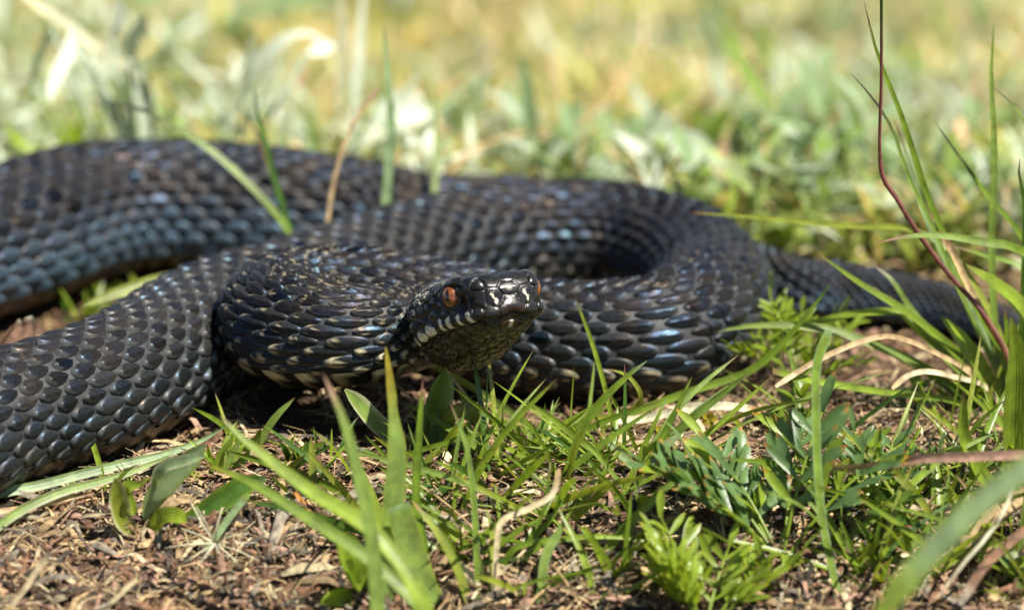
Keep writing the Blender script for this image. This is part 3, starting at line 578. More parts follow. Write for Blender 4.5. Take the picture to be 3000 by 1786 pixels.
HERO = [  # pixels tip->root, width, options
    # ---- behind and between the coils
    ([(302, 297), (417, 323), (495, 365), (600, 428), (704, 516), (808, 626), (870, 720)], 24, dict(c='g', tip='dk', yr=9.6, yt=10.8, tl=.25, label='long green blade arching down across the back coil of the snake')),
    ([(746, 255), (751, 323), (777, 417), (803, 521), (834, 626), (860, 720)], 22, dict(c='gd', tip='dk', yr=9.7, yt=10.5, label='upright dark green blade crossing the arched blade on the back coil')),
    ([(701, 328), (740, 370), (770, 440), (815, 570), (855, 700)], 14, dict(c='gg', tip='br', yr=9.9, yt=10.6, tl=.4, label='short thin brown-tipped blade beside the upright blade on the back coil')),
    ([(1111, 255), (1048, 339), (1006, 433), (975, 547), (950, 720)], 12, dict(c='tan', tip='pink', mat='dry', prof='straw', yr=10.0, yt=11.0, label='thin tan dry stalk standing between the coils')),
    ([(1124, 73), (1134, 209), (1145, 365), (1137, 495), (1120, 700)], 30, dict(c='gp', tip='dk', yr=10.9, yt=11.8, tl=.06, prof='grass', label='tall pale grey-green blade standing behind the middle coil')),
    ([(1246, 209), (1267, 302), (1278, 417), (1272, 568), (1268, 640)], 20, dict(c='g', tip='gg', yr=13.2, yt=16, label='slim green blade right of the tall pale blade behind the coil')),
    ([(1981, 402), (1945, 470), (1915, 545), (1900, 640)], 12, dict(c='dk', tip='br', yr=15.5, yt=16, label='short dark thin blade sticking up behind the snake loop')),
    ([(1882, 40), (1882, 130), (1830, 235), (1767, 308), (1648, 370), (1543, 386), (1439, 417), (1361, 459), (1309, 521), (1280, 620)], 13, dict(c='tan', tip='pale', mat='dry', prof='straw', yr=15.5, yt=26, n=40, fold=.6, label='long tan dry stem arching up behind the loop of the snake')),
    ([(241, 897), (350, 856), (455, 821), (540, 800)], 34, dict(c='gy', tip='g', yr=6.6, yt=5.4, rootdown=False, label='yellow-green blade lying in the gap between two coils')),
    # ---- centre, in front of the head
    ([(1130, 1016), (1139, 1090), (1147, 1160), (1150, 1200), (1160, 1330), (1150, 1480), (1138, 1640), (1136, 1786)], 62, dict(c='gg', edge='gy', tip='yt', dy=1.4, tl=.26, prof='neck', fold=.2, n=30, m=7, label='broad ribbed green blade with yellow tip reaching up to the throat')),
    ([(1165, 1478), (1185, 1560), (1215, 1640), (1250, 1730), (1290, 1800)], 74, dict(c='gg', edge='gy', tip='gp', dy=.2, prof='cut', tl=.03, fold=.2, m=7, label='broad blade with a cut-off ragged end below the yellow-tipped blade')),
    ([(947, 1095), (985, 1180), (1015, 1260), (1050, 1400), (1085, 1560), (1104, 1786)], 38, dict(c='gg', tip='pink', yr=-7.2, yt=-6.2, tl=.12, label='out of focus tall blade with brown tip before the neck')),
    ([(1002, 1268), (1030, 1340), (1075, 1450), (1120, 1560), (1170, 1690)], 44, dict(c='gl', edge='gy', tip='pale', dy=.8, tl=.03, label='yellow-edged green blade leaning left of the broad ribbed blade')),
    ([(645, 1216), (690, 1265), (770, 1335), (915, 1445), (1083, 1552), (1190, 1680), (1235, 1770)], 44, dict(c='gl', tip='br', yr=-6.8, yt=-4.8, tl=.05, fold=.4, label='thick bright blade slanting down from below the neck to the litter')),
    ([(600, 1358), (680, 1390), (746, 1420), (915, 1528), (1060, 1625), (1200, 1745)], 38, dict(c='g', tip='yt', yr=-6.0, yt=-4.4, tl=.06, fold=.4, label='long green blade running parallel below the thick bright slanting blade')),
    ([(1239, 1110), (1228, 1250), (1217, 1446), (1232, 1560), (1262, 1680)], 24, dict(c='g', edge='gd', tip='red', dy=.8, label='upright slim green blade with purple tip standing under the chin')),
    ([(1318, 1176), (1350, 1260), (1370, 1328), (1390, 1496), (1400, 1786)], 17, dict(c='g', edge='gp', tip='br', dy=1.4, label='thin tall bent blade rising from the litter below the chin')),
    ([(1167, 1174), (1230, 1205), (1296, 1243), (1445, 1343), (1579, 1422)], 22, dict(c='g', edge='gd', tip='gd', dy=1.5, label='green blade slanting under the jaw down into the soil')),
    ([(1335, 1178), (1435, 1219), (1594, 1288), (1742, 1338), (1830, 1365), (1900, 1400)], 20, dict(c='g', edge='gy', tip='pale', dy=2.6, tl=.12, label='long low blade slanting below the front coil')),
    ([(770, 1245), (800, 1263), (889, 1333), (964, 1407), (1010, 1475)], 16, dict(c='gd', tip='g', dy=1.2, label='thin dark green blade arching out of the shadow under the neck')),
    ([(1038, 1305), (1117, 1343), (1197, 1407), (1256, 1472), (1315, 1550)], 18, dict(c='g', tip='gp', dy=.8, label='curving green blade passing behind the broad ribbed blade')),
    ([(1207, 1467), (1271, 1546), (1336, 1660), (1380, 1786)], 26, dict(c='gy', edge='g', tip='or_', dy=.6, label='yellowish blade leaning beside the broad cut blade')),
    ([(1187, 1501), (1276, 1526), (1346, 1586), (1385, 1650)], 34, dict(c='gl', edge='gy', dy=.3, cup=.3, label='short broad arched blade curling over the litter')),
    ([(1331, 1764), (1395, 1665), (1470, 1571), (1534, 1506), (1620, 1465), (1690, 1490)], 26, dict(c='g', edge='gp', dy=-1.2, label='long flat blade bending down to the bottom litter')),
    ([(1896, 1056), (1832, 1106), (1753, 1185), (1700, 1265), (1668, 1360), (1640, 1450)], 23, dict(c='g', edge='gy', tip='gp', dy=.4, label='arching green blade in front of the front coil, leaning right')),
    ([(1830, 1064), (1831, 1130), (1830, 1200), (1827, 1318), (1822, 1400)], 12, dict(c='gd', tip='red', dy=.6, label='needle-thin upright blade in front of the front coil')),
    ([(1779, 1079), (1838, 1101), (1875, 1154), (1859, 1196), (1801, 1217), (1700, 1230)], 17, dict(c='gy', tip='br', yr=2.2, yt=1.2, rootdown=False, n=30, label='curled hook-shaped blade against the front coil')),
    ([(2028, 1101), (1990, 1180), (1954, 1254), (1885, 1381), (1850, 1450)], 18, dict(c='g', edge='gd', tip='gy', dy=.6, label='straight green blade leaning right beside the feathery plant')),
    ([(1954, 1164), (1901, 1275), (1848, 1397), (1810, 1480)], 16, dict(c='gl', tip='gp', dy=.5, label='slender pale-tipped blade left of the straight leaning blade')),
    ([(2134, 1127), (2080, 1175), (2028, 1222), (1938, 1318), (1890, 1400)], 26, dict(c='gp', edge='g', tip='gy', dy=.8, label='pale wide blade leaning right above the feathery plant')),
    ([(1753, 1262), (1790, 1305), (1822, 1339), (1896, 1408)], 24, dict(c='gp', edge='gy', tip='or_', dy=.2, fold=.5, label='short folded blade with yellow edges')),
    ([(2437, 826), (2348, 941), (2259, 1038), (2178, 1095), (2018, 1148), (1900, 1192), (1800, 1230)], 22, dict(c='g', tip='gd', yr=2.6, yt=3.4, n=30, label='long blade climbing right from under the front coil')),
    ([(2262, 1100), (2190, 1168), (2124, 1228), (2013, 1323), (1960, 1390)], 14, dict(c='gl', edge='g', dy=.6, label='thin straight blade ending at the brown-tipped horizontal blade')),
    ([(1638, 1372), (1618, 1447), (1544, 1491), (1470, 1526), (1455, 1596), (1445, 1786)], 15, dict(c='pale', tip='tan', mat='dry', prof='straw', dy=.8, n=30, label='bent tan dry blade with a sharp knee')),
    ([(1671, 1496), (1633, 1561), (1594, 1645), (1584, 1786)], 26, dict(c='gg', edge='gp', tip='gl', dy=.9, label='shiny flat blade bending down at the bottom edge')),
    ([(1683, 1586), (1618, 1578), (1519, 1600), (1480, 1640), (1460, 1690)], 17, dict(c='g', tip='gd', dy=0., label='small arched blade over the litter')),
    ([(1930, 1590), (1800, 1572), (1668, 1576), (1570, 1605), (1510, 1660)], 16, dict(c='gl', tip='gp', dy=.2, label='low arched blade reaching toward the feathery plant')),
    ([(1423, 1486), (1440, 1551), (1445, 1645), (1435, 1786)], 20, dict(c='gy', edge='gl', tip='gy', dy=.9, label='yellow-green blade standing beside the kneed dry blade')),
    ([(1613, 1348), (1594, 1486), (1544, 1596), (1520, 1650)], 12, dict(c='g', tip='pale', dy=.5, label='fine upright blade behind the kneed dry blade')),
    ([(1668, 1425), (1620, 1510), (1560, 1580), (1510, 1640)], 13, dict(c='g', tip='br', dy=.4, label='fine dark-tipped blade right of the kneed dry blade')),
    ([(1610, 1265), (1690, 1320), (1740, 1370), (1790, 1420)], 14, dict(c='g', tip='pale', dy=.3, label='short thin blade leaning left below the front coil')),
    # ---- right
    ([(2430, 965), (2394, 1059), (2389, 1159), (2394, 1371), (2410, 1530), (2442, 1689), (2468, 1786)], 24, dict(c='g', edge='gp', tip='gp', dy=2.6, prof='cut', n=34, tl=.02, label='upright green ribbed stalk standing right of the feathery plant')),
    ([(2262, 1087), (2389, 1117), (2601, 1151), (2786, 1172), (2880, 1230)], 22, dict(c='gl', edge='gd', tip='br', yr=3.8, yt=1.2, prof='cut', tl=.05, label='straight horizontal green blade with a brown cut tip')),
    ([(2272, 1132), (2362, 1074), (2468, 1021), (2560, 990), (2615, 986), (2704, 1016), (2838, 1090), (2900, 1180)], 15, dict(c='tan', tip='pale', mat='dry', prof='straw', yr=4., yt=1.1, n=34, label='tan dry blade bowed over the horizontal green blade')),
    ([(2613, 1138), (2660, 1100), (2720, 1088), (2800, 1105), (2880, 1128), (2930, 1190)], 15, dict(c='pale', tip='tan', mat='dry', prof='straw', yr=3.9, yt=2.2, n=24, label='short bowed cream dry blade near the tall clump')),
    ([(2940, 1262), (2900, 1275), (2759, 1344), (2627, 1456), (2495, 1572), (2405, 1646)], 20, dict(c='gl', edge='gp', tip='gd', dy=1.6, label='long straight blade slanting up from the feathery plant to the clump')),
    ([(2574, 1800), (2733, 1609), (2865, 1477), (3000, 1375), (3100, 1330)], 58, dict(c='gp', edge='gl', tip='gl', yr=-13, yt=-14, fold=.2, prof='straw', label='broad very blurred pale blade crossing the lower right corner')),
    ([(2431, 1368), (2495, 1373), (2601, 1360), (2680, 1344), (2812, 1339), (3000, 1334), (3120, 1345)], 26, dict(c='pink', tip='tan', mat='dry', prof='straw', yr=-4.2, yt=-2.2, wave=.8, n=30, label='twisted pinkish dry leaf lying level across the right edge')),
    ([(2812, 1770), (2860, 1690), (2900, 1640), (3000, 1555), (3100, 1500)], 24, dict(c='br', tip='mauve', mat='dry', prof='straw', yr=-4, yt=-5.5, label='brown dry stalk slanting up at the lower right edge')),
    ([(2700, 1720), (2790, 1640), (2840, 1570), (2960, 1480), (3080, 1420)], 46, dict(c='tan', tip='pale', mat='dry', prof='straw', yr=-2.6, yt=-3.6, lie=True, label='wide dry papery leaf lying on the soil under the blurred blade')),
    ([(2750, 1745), (2830, 1640), (2900, 1560), (2960, 1460), (2980, 1400)], 10, dict(c='cream', tip='pale', mat='dry', prof='straw', yr=-4.5, yt=-5.2, label='thin cream arched straw beside the blurred blade')),
    ([(2020, 1300), (2060, 1270), (2050, 1240), (2010, 1200), (1960, 1190)], 11, dict(c='pale', tip='pale', mat='dry', prof='straw', yr=1.6, yt=1.2, rootdown=False, label='thin pale straw loop curling beside the front coil')),
    ([(2150, 1270), (2018, 1338), (1930, 1370), (1890, 1400)], 15, dict(c='tan', tip='tan', mat='dry', prof='straw', dy=.3, label='tan straw slanting behind the feathery plant')),
    ([(2230, 1205), (2130, 1190), (2018, 1195), (1885, 1227), (1760, 1232)], 24, dict(c='cream', tip='or_', mat='dry', prof='straw', yr=2.4, yt=1.8, rootdown=False, label='flat cream dry leaf lying along the foot of the front coil')),
    # ---- left
    ([(670, 1243), (590, 1290), (513, 1320), (481, 1332), (361, 1360), (241, 1389), (120, 1421), (0, 1445), (-120, 1480)], 27, dict(c='gp', edge='g', tip='gd', yr=-2.2, yt=.3, fold=.4, n=34, label='wide pale blade lying along the foot of the left coil')),
    ([(510, 1328), (401, 1376), (301, 1409), (180, 1441), (80, 1485), (0, 1537), (-100, 1620)], 26, dict(c='gg', edge='mauve', tip='g', yr=-3.2, yt=-.6, fold=.4, n=30, label='green and mauve blade crossing just below the wide pale blade')),
    ([(275, 1444), (200, 1458), (120, 1480), (0, 1497), (-80, 1510)], 14, dict(c='tan', tip='br', mat='dry', prof='straw', yr=-2.8, yt=-1.6, label='tan straw lying under the mauve-edged blade')),
    ([(84, 1380), (40, 1392), (0, 1403), (-80, 1440)], 13, dict(c='g', tip='pink', yr=-1.4, yt=-1.8, label='short green blade tip poking in before the left coil')),
    ([(274, 1354), (235, 1385), (205, 1415), (190, 1460)], 13, dict(c='g', tip='br', dy=.4, label='short dark blade crossing the wide pale blade')),
    ([(730, 1445), (682, 1501), (602, 1613), (553, 1673)], 19, dict(c='gp', tip='gg', root='cream', prof='straw', dy=.7, label='pale cut stem leaning over the starburst of bristles')),
    ([(148, 1617), (110, 1665), (80, 1713), (24, 1786), (-10, 1830)], 15, dict(c='pale', tip='mauve', mat='dry', prof='straw', dy=.3, label='pale straw slanting at the lower left corner')),
    ([(401, 1694), (361, 1730), (305, 1786), (270, 1830)], 13, dict(c='pale', tip='pale', mat='dry', prof='straw', dy=.2, label='short pale straw in the litter at the bottom edge')),
    ([(722, 1553), (762, 1541), (882, 1545), (1000, 1533), (1080, 1535)], 14, dict(c='pale', tip='tan', mat='dry', prof='straw', dy=-.2, lie=True, label='cream straw lying level under the slanting green blades')),
    ([(855, 1430), (890, 1475), (925, 1510), (960, 1545)], 12, dict(c='or_', tip='br', mat='dry', prof='straw', dy=.2, label='orange-brown dry straw under the thick bright blade')),
    ([(40, 1620), (38, 1560), (50, 1500), (58, 1460)], 13, dict(c='g', tip='gd', dy=-.4, label='small green blade bending under the mauve-edged blade')),
]
for px, w, kw in HERO:
    dry = kw.get('mat') == 'dry'
    blade(px, w, name='dry_grass_strand' if dry else 'grass_strand', cat='straw' if dry else 'grass', **kw)

# ---- small plants
def leafpart(parent, root, d, up, L, w, c, prof='oval', tip=None, edge=None, fold=.3, bend=.25, mat='leaf', name='leaf', n=10, m=5, cup=0.):
    d = nrm(d); up = np.asarray(up, float); P = np.array([root+d*L*t + up*bend*L*(t-t*t*1.2) for t in (1, .75, .5, .25, 0)])
    V, F, t, x = ribbon(P, w, prof, nrm(up+1e-3), 0, fold, n, m, cup)
    return mk(name, V, F, M[mat], parent, None, tint(t, x, c, tip, edge, None, .12))
def feather(u, v, nleaf, L, label, seed, c='g', tip='or_', lob=(.42, .13), elev=(25, 70), az=None, group=None, yr=None, nl=6):
    r = np.random.default_rng(seed); o = tuft('feathery_plant', u, v, label, 'plant', group, yr); b = base[o.name]
    for k in range(nleaf):
        a = (2*np.pi*k/nleaf + r.uniform(-.3, .3)) if az is None else az[k % len(az)]+r.uniform(-.25, .25)
        e = math.radians(r.uniform(*elev)); d = np.array([math.cos(a)*math.cos(e), math.sin(a)*math.cos(e), math.sin(e)]); l = L*r.uniform(.75, 1.15)
        side = nrm(np.cross(d, [0, 0, 1.])); up = np.cross(side, d)
        P = np.array([b+d*l*t + up*(.22*l*t - .28*l*t*t) for t in np.linspace(0, 1, 9)])
        V, F, t = tube(P, np.linspace(.045, .02, 9), 5)
        lf = mk('leaf', V, F, M['leaf'], o, None, tint(t, t*0, 'gl'))
        for i in range(nl+1):
            tt_ = .38+.62*i/nl; p = np.array([np.interp(tt_, np.linspace(0, 1, 9), P[:, q]) for q in range(3)]); ax = nrm(P[-1]-P[-3]) if tt_ > .8 else nrm(P[5]-P[3])
            for sg in ((1, -1) if i < nl else (0,)):
                for sub in ((0, 1) if i < nl-1 else (0,)):
                    dd = nrm(ax*(.75 if sub == 0 else 1.25)+side*sg*(.9 if sub == 0 else .75)+up*r.uniform(.0, .55)+r.normal(0, .12, 3))
                    ll = lob[0]*r.uniform(.7, 1.2)*(1.15-.35*abs(tt_-.6))*(1 if sub == 0 else .8)
                    q0 = p + (dd*0 if sub == 0 else nrm(ax*.75+side*sg*.9)*ll*.35)
                    leafpart(lf, q0, dd, nrm(up*.8+r.normal(0, .25, 3)), ll, lob[1]*r.uniform(.8, 1.2), c if r.random() > .12 else 'gl', 'lobe', tip, None, .35, r.uniform(-.1, .3), name='leaflet', n=7, m=3)
    return o
def rosette(u, v, npair, L, w, label, seed, c='g', h=.6, yr=None, tilt=35, name='small_plant', edge=None):
    r = np.random.default_rng(seed); o = tuft(name, u, v, label, 'plant', None, yr); b = base[o.name]
    lean = np.array([r.uniform(-.2, .2), r.uniform(-.2, .0), 1.]); V, F, t = tube(np.array([b-[0, 0, .1], b+lean*h*.5, b+lean*h]), [.05, .045, .03], 6)
    mk('stem', V, F, M['leaf'], o, None, tint(t, t*0, 'red' if seed % 2 else 'gl'))
    for k in range(npair):
        f = (k+1)/npair
        for s in (0, np.pi):
            a = k*np.pi/2+s+r.uniform(-.3, .3)+.4; e = math.radians(tilt*(.3+.9*f)+r.uniform(-10, 10)); d = np.array([math.cos(a)*math.cos(e), math.sin(a)*math.cos(e), math.sin(e)])
            sd_ = nrm(np.cross(d, [0, 0, 1.])); l = L*(1.15-.45*f)*r.uniform(.85, 1.15)
            leafpart(o, b+lean*h*f, d, np.cross(sd_, d), l, w*l/L, c if r.random() > .25 else 'gl', 'oval', None, edge, .3, .2, n=9)
    return o
feather(2290, 1660, 9, 3.2, 'feathery green plant with pointed lobed leaves in front of the coil', 3, 'gb', 'or_', (.92, .21), (30, 60), az=[3.1, 2.7, 2.3, 1.9, 1.5, .9, 2.9, 2.1, .4], nl=4)
feather(2560, 1500, 6, 1.8, 'smaller feathery plant between the ribbed stalk and the pinkish dry leaf', 33, 'gb', None, (.6, .14), (25, 60), nl=4)
feather(2330, 1150, 9, 2.3, 'feathery green plant growing against the right end of the coil', 8, 'gl', None, (.45, .10), (25, 65))
feather(2060, 1880, 8, 2.3, 'blurred feathery plant with yellow tips at the bottom edge', 12, 'gl', 'ye', (.66, .15), (32, 70), az=[2.9, 2.4, 1.9, 1.4, .9, .4, 3.2, 2.1], nl=4)
feather(2480, 1650, 3, .9, 'small feathery sprout of thin curved leaflets at the foot of the ribbed stalk', 21, 'gl', None, (.45, .07), (10, 40), az=[.2, -.3, .7])
rosette(2690, 1215, 4, .62, .36, 'small rosette plant with shiny rounded leaves on bare soil', 2, 'gl', .55)
rosette(2560, 1345, 3, .6, .34, 'low plant with hairy rounded leaves left of the shiny rosette', 5, 'g', .35)
rosette(2545, 1450, 1, .75, .42, 'pair of flat rounded leaves lying on the litter', 7, 'g', .15, tilt=5)
rosette(2330, 1270, 4, .75, .34, 'leafy green sprout behind the ribbed stalk', 4, 'g', .8)
rosette(2960, 1720, 2, 1.0, .7, 'broad rounded leaves at the lower right edge', 10, 'gg', .3)
rosette(1255, 1500, 2, .6, .36, 'small dark seedling behind the broad ribbed blade', 14, 'gd', .25)
# hairy leaved plants under the coil
def leafy(name, u, v, label, leaves, yr=None):
    o = tuft(name, u, v, label, 'plant', None, yr)
    for px, w, c, edge, dy in leaves: blade(px, w, c, None, edge, parent=o, name='leaf', prof='oval', dy=dy, yr=base[o.name][1], fold=.28, rootdown=False, n=12, cup=.15)
    return o
leafy('hairy_leaved_plant', 440, 1560, 'plant with pale folded hairy leaves under the left coil', [
    ([(600, 1300), (560, 1345), (500, 1400), (440, 1475), (430, 1540)], 62, 'gp', 'gy', -.1), ([(600, 1335), (540, 1350), (470, 1375), (440, 1450)], 34, 'gp', 'cream', -.5),
    ([(335, 1400), (340, 1470), (365, 1540), (425, 1560)], 66, 'gy', 'cream', -.6), ([(545, 1530), (500, 1520), (460, 1540), (430, 1560)], 70, 'gl', 'gy', -.9),
    ([(780, 1400), (700, 1430), (600, 1500), (500, 1550)], 62, 'gd', 'g', .5), ([(415, 1420), (385, 1425), (362, 1440), (400, 1520)], 40, 'gl', 'gy', -.4)])
leafy('woolly_leaved_plant', 1275, 1330, 'plant with broad woolly-edged dark leaves under the chin', [
    ([(1310, 1085), (1295, 1130), (1275, 1210), (1260, 1330)], 78, 'g', 'gp', .3), ([(1010, 1140), (1050, 1185), (1120, 1260), (1240, 1330)], 60, 'gg', 'cream', -.2),
    ([(1450, 1245), (1400, 1215), (1330, 1210), (1275, 1300)], 44, 'gy', 'br', -.3), ([(1150, 1330), (1190, 1330), (1240, 1335)], 60, 'gd', 'g', -.2), ([(1270, 1210), (1265, 1270), (1230, 1350)], 30, 'gp', 'gp', -.3)])
leafy('oval_leaved_seedling', 1075, 1745, 'seedling with smooth oval leaves in the bottom litter', [
    ([(985, 1562), (1010, 1620), (1040, 1680), (1070, 1730)], 96, 'gl', None, -.9), ([(1010, 1645), (1030, 1690), (1060, 1735)], 62, 'g', None, -1.2), ([(940, 1765), (990, 1752), (1050, 1745), (1075, 1740)], 50, 'gl', None, -1.0)])
# small yellow flowers by the coil foot
def flower(u, v, yr, label):
    o = tuft('yellow_flower', u, v+60, label, 'flower', None, yr); c = PY(u, v, yr); b = base[o.name]
    V, F, t = tube(np.array([b, (b+c)/2+[.05, 0, 0], c]), [.03, .03, .03], 5); mk('stem', V, F, M['leaf'], o, None, tint(t, t*0, 'gl'))
    for k in range(5):
        a = k*1.257; leafpart(o, c, (math.cos(a), -.3, math.sin(a)), (0, -1, .3), .17, .13, 'ye', 'oval', name='petal', n=6, m=3)
flower(2078, 1225, 1.6, 'small yellow flower at the foot of the front coil'); flower(1940, 1262, 1.5, 'tiny orange-yellow bud flower beside the thin straw loop')
# starburst of bristles from a seed head
sb = tuft('bristle_starburst', 630, 1640, 'starburst of thin pale bristles standing over the litter', 'seed head'); c = PY(630, 1590, base[sb.name][1]-.35)
V, F, t = tube(np.array([base[sb.name], c]), [.02, .03], 5); mk('stalk', V, F, M['dry'], sb, None, tint(t, t*0, 'tan'))
for k in range(14):
    a = 2*np.pi*k/14+RNG.uniform(-.15, .15); l = RNG.uniform(.6, 1.05); d = nrm([math.cos(a), RNG.uniform(-.5, .5), math.sin(a)])
    V, F, t = tube(np.array([c, c+d*l*.5+RNG.normal(0, .02, 3), c+d*l+RNG.normal(0, .05, 3)]), [.018, .014, .008], 5); mk('bristle', V, F, M['dry'], sb, None, tint(t, t*0, 'cream'))
# curled dry leaf scrap at the far left
o = tuft('dry_leaf', 60, 1045, 'curled pinkish brown dry leaf scrap stuck between the left coils', 'leaf', None, 4.2)
blade([(95, 925), (80, 960), (40, 1000), (0, 1060)], 66, 'pink', 'cream', 'br', parent=o, name='leaf_blade', mat='dry', prof='oval', yr=4.2, fold=.5, wave=.6, rootdown=False)
blade([(55, 932), (40, 970), (15, 1020), (-10, 1060)], 40, 'pink', 'cream', 'br', parent=o, name='leaf_blade', mat='dry', prof='oval', yr=4.0, fold=.6, wave=-.5, rootdown=False)

# ------------------------------------------------------------------ background plants
sl = [  # out-of-focus silver leaves:  plant root pixel/depth, label, leaves
    (440, 330, 19, 'silvery branched plant with drooping pale leaves behind the back coil', [
        ([(60, -20), (170, 60), (270, 130), (360, 200), (430, 300)], 34, 'cream'), ([(350, -10), (340, 50), (320, 120)], 60, 'silw'), ([(425, 40), (400, 100), (370, 170)], 56, 'sil'), ([(90, 240), (110, 170), (150, 80)], 34, 'sil'),
        ([(145, 300), (165, 230), (200, 160), (210, 80)], 46, 'silw'), ([(460, 110), (430, 140), (400, 180)], 60, 'cream'), ([(420, 420), (415, 340), (390, 240)], 34, 'sil'), ([(530, 240), (490, 220), (430, 220)], 34, 'gy'), ([(290, 330), (285, 260), (280, 200)], 30, 'sil')]),
    (690, 420, 20, 'pale plant with two bright white leaves behind the back coil', [
        ([(745, 85), (720, 160), (690, 250), (670, 330)], 74, 'silw'), ([(960, 130), (890, 105), (800, 160), (720, 250), (680, 330)], 70, 'silw'), ([(985, 130), (940, 145), (900, 160)], 50, 'silw'), ([(600, 210), (620, 290), (660, 380)], 46, 'sil'), ([(560, 330), (600, 350), (660, 400)], 40, 'sil'), ([(780, 290), (740, 330), (690, 400)], 34, 'sil')]),
    (1010, 520, 22, 'tall pair of pale upright felted stems behind the middle coil', [
        ([(985, -60), (990, 80), (985, 250), (990, 420)], 88, 'cream'), ([(1065, -60), (1050, 60), (1035, 230), (1020, 420)], 56, 'silw'), ([(1080, 330), (1050, 380), (1020, 440)], 40, 'sil'), ([(1270, 330), (1220, 330), (1150, 335), (1060, 420)], 110, 'silw')]),
    (1990, 600, 19, 'broad pale green leaves spreading behind the loop of the snake', [
        ([(2110, 560), (2060, 480), (1980, 420), (1900, 400)], 110, 'sil'), ([(1800, 390), (1860, 440), (1930, 500), (1990, 580)], 70, 'silw'), ([(1720, 470), (1780, 500), (1860, 560)], 60, 'sil'), ([(2150, 470), (2100, 500), (2030, 570)], 50, 'silw')]),
    (2350, 560, 21, 'upright pale green plant right of the loop', [
        ([(2280, 290), (2310, 370), (2330, 450), (2345, 560)], 74, 'gp'), ([(2430, 380), (2400, 450), (2360, 540)], 50, 'sil'), ([(2190, 350), (2230, 420), (2310, 540)], 50, 'sil'), ([(2480, 480), (2430, 510), (2370, 560)], 50, 'sil')]),
    (2340, 300, 31, 'far whitish blurred plant above the loop', [
        ([(2260, 150), (2300, 200), (2340, 290)], 90, 'sil'), ([(2430, 170), (2390, 210), (2350, 290)], 90, 'silw'), ([(2330, 130), (2345, 200), (2345, 290)], 80, 'silw')]),
    (1545, 520, 20, 'pale green upright leaves behind the middle of the loop', [
        ([(1520, 170), (1540, 280), (1550, 400), (1550, 500)], 54, 'gp'), ([(1440, 330), (1480, 400), (1540, 490)], 46, 'sil'), ([(1660, 420), (1610, 450), (1560, 500)], 50, 'sil'), ([(1700, 300), (1640, 390), (1560, 490)], 40, 'gp')]),
    (2680, 620, 19, 'pale leaved plant behind the tall grass clump', [
        ([(2650, 370), (2665, 450), (2675, 600)], 56, 'sil'), ([(2760, 400), (2730, 500), (2685, 610)], 56, 'gp'), ([(2560, 450), (2610, 520), (2670, 610)], 50, 'sil'), ([(2840, 520), (2770, 560), (2690, 620)], 40, 'silw')]),
    (800, 260, 38, 'far broad grey-green leaf blurred near the top', [([(980, 10), (860, 20), (740, 40), (660, 80)], 110, 'gp'), ([(620, 60), (680, 90), (760, 170)], 70, 'gg')]),
]
for u, v, y, label, lv in sl:
    o = tuft('silver_leaved_plant', u, v, label, 'plant', None, y); b = base[o.name]
    for px, w, c in lv:
        P = path(px, 0, y, y-RNG.uniform(-.8, 1.5), False)
        V, F, t, x = ribbon(P, w/K*1.25, 'leaf' if w > 40 else 'straw', nrm([.6, -.6, .8]), RNG.uniform(-25, 25), .25, 14, 5, .2)
        mk('leaf', V, F, M['silver'], o, None, tint(t, x, c))
    # stems tie the leaves to the root
    for px, w, c in lv:
        p = PY(*px[-1], y); mid = (p+b)/2+np.array([RNG.normal(0, .1), 0, .1])
        if np.linalg.norm(p-b) > .15:
            V, F, t = tube(np.array([b-[0, 0, .1], mid, p]), [.09, .07, .06], 6); mk('stem', V, F, M['silver'], o, None, tint(t, t*0, 'sil'))
# more silver plants, built alike
def silver(x, y, h, nl, seed, label, group, cs=('sil', 'silw', 'gp')):
    r = np.random.default_rng(seed); b = np.array([x, y, float(ground(x, y))]); o = thing('silver_leaved_plant', b, label, 'plant', group)
    lean = np.array([r.uniform(-.3, .3), r.uniform(-.3, .3), 1.]); ts = np.linspace(0, 1, 6); P = np.array([b+lean*h*t+np.array([.15*math.sin(3*t+seed), 0, 0]) for t in ts])
    V, F, t = tube(P, np.linspace(.07, .03, 6), 6); mk('stem', V, F, M['silver'], o, None, tint(t, t*0, 'sil'))
    for k in range(nl):
        f = .15+.85*k/(nl-1); p = np.array([np.interp(f, ts, P[:, q]) for q in range(3)]); a = k*2.4+r.uniform(-.4, .4); e = r.uniform(.1, 1.0)
        d = np.array([math.cos(a)*math.cos(e), math.sin(a)*math.cos(e), math.sin(e)]); sd_ = nrm(np.cross(d, [0, 0, 1.]))
        leafpart(o, p, d, np.cross(sd_, d), r.uniform(.8, 1.9), r.uniform(.22, .55), cs[r.integers(len(cs))], 'leaf', None, None, .3, r.uniform(-.2, .4), 'silver', n=7, m=3)
rg2 = np.random.default_rng(31)
def clear(x, y, m=.25):
    d_ = np.array([x, y, float(ground(x, y))])-CAM; k_ = DIST/(d_@FW); u_, v_ = 1500+K*k_*(d_@RT), 893-K*k_*(d_@UP)
    if 1880 < u_ < 2420 and 1330 < v_ < 1760 and m > .2: return False
    if 2430 < u_ < 2780 and 1180 < v_ < 1440 and m > .2: return False
    if m > .2 and y < 4.2 and x > -2 and x < 4.5 and y > 1.3: return False
    if 2100 < u_ < 2600 and 1000 < v_ < 1260 and m > .2: return False
    d = np.hypot(C0[::4, 0]-x, C0[::4, 1]-y); return np.all(d > RAD[::4]+m)
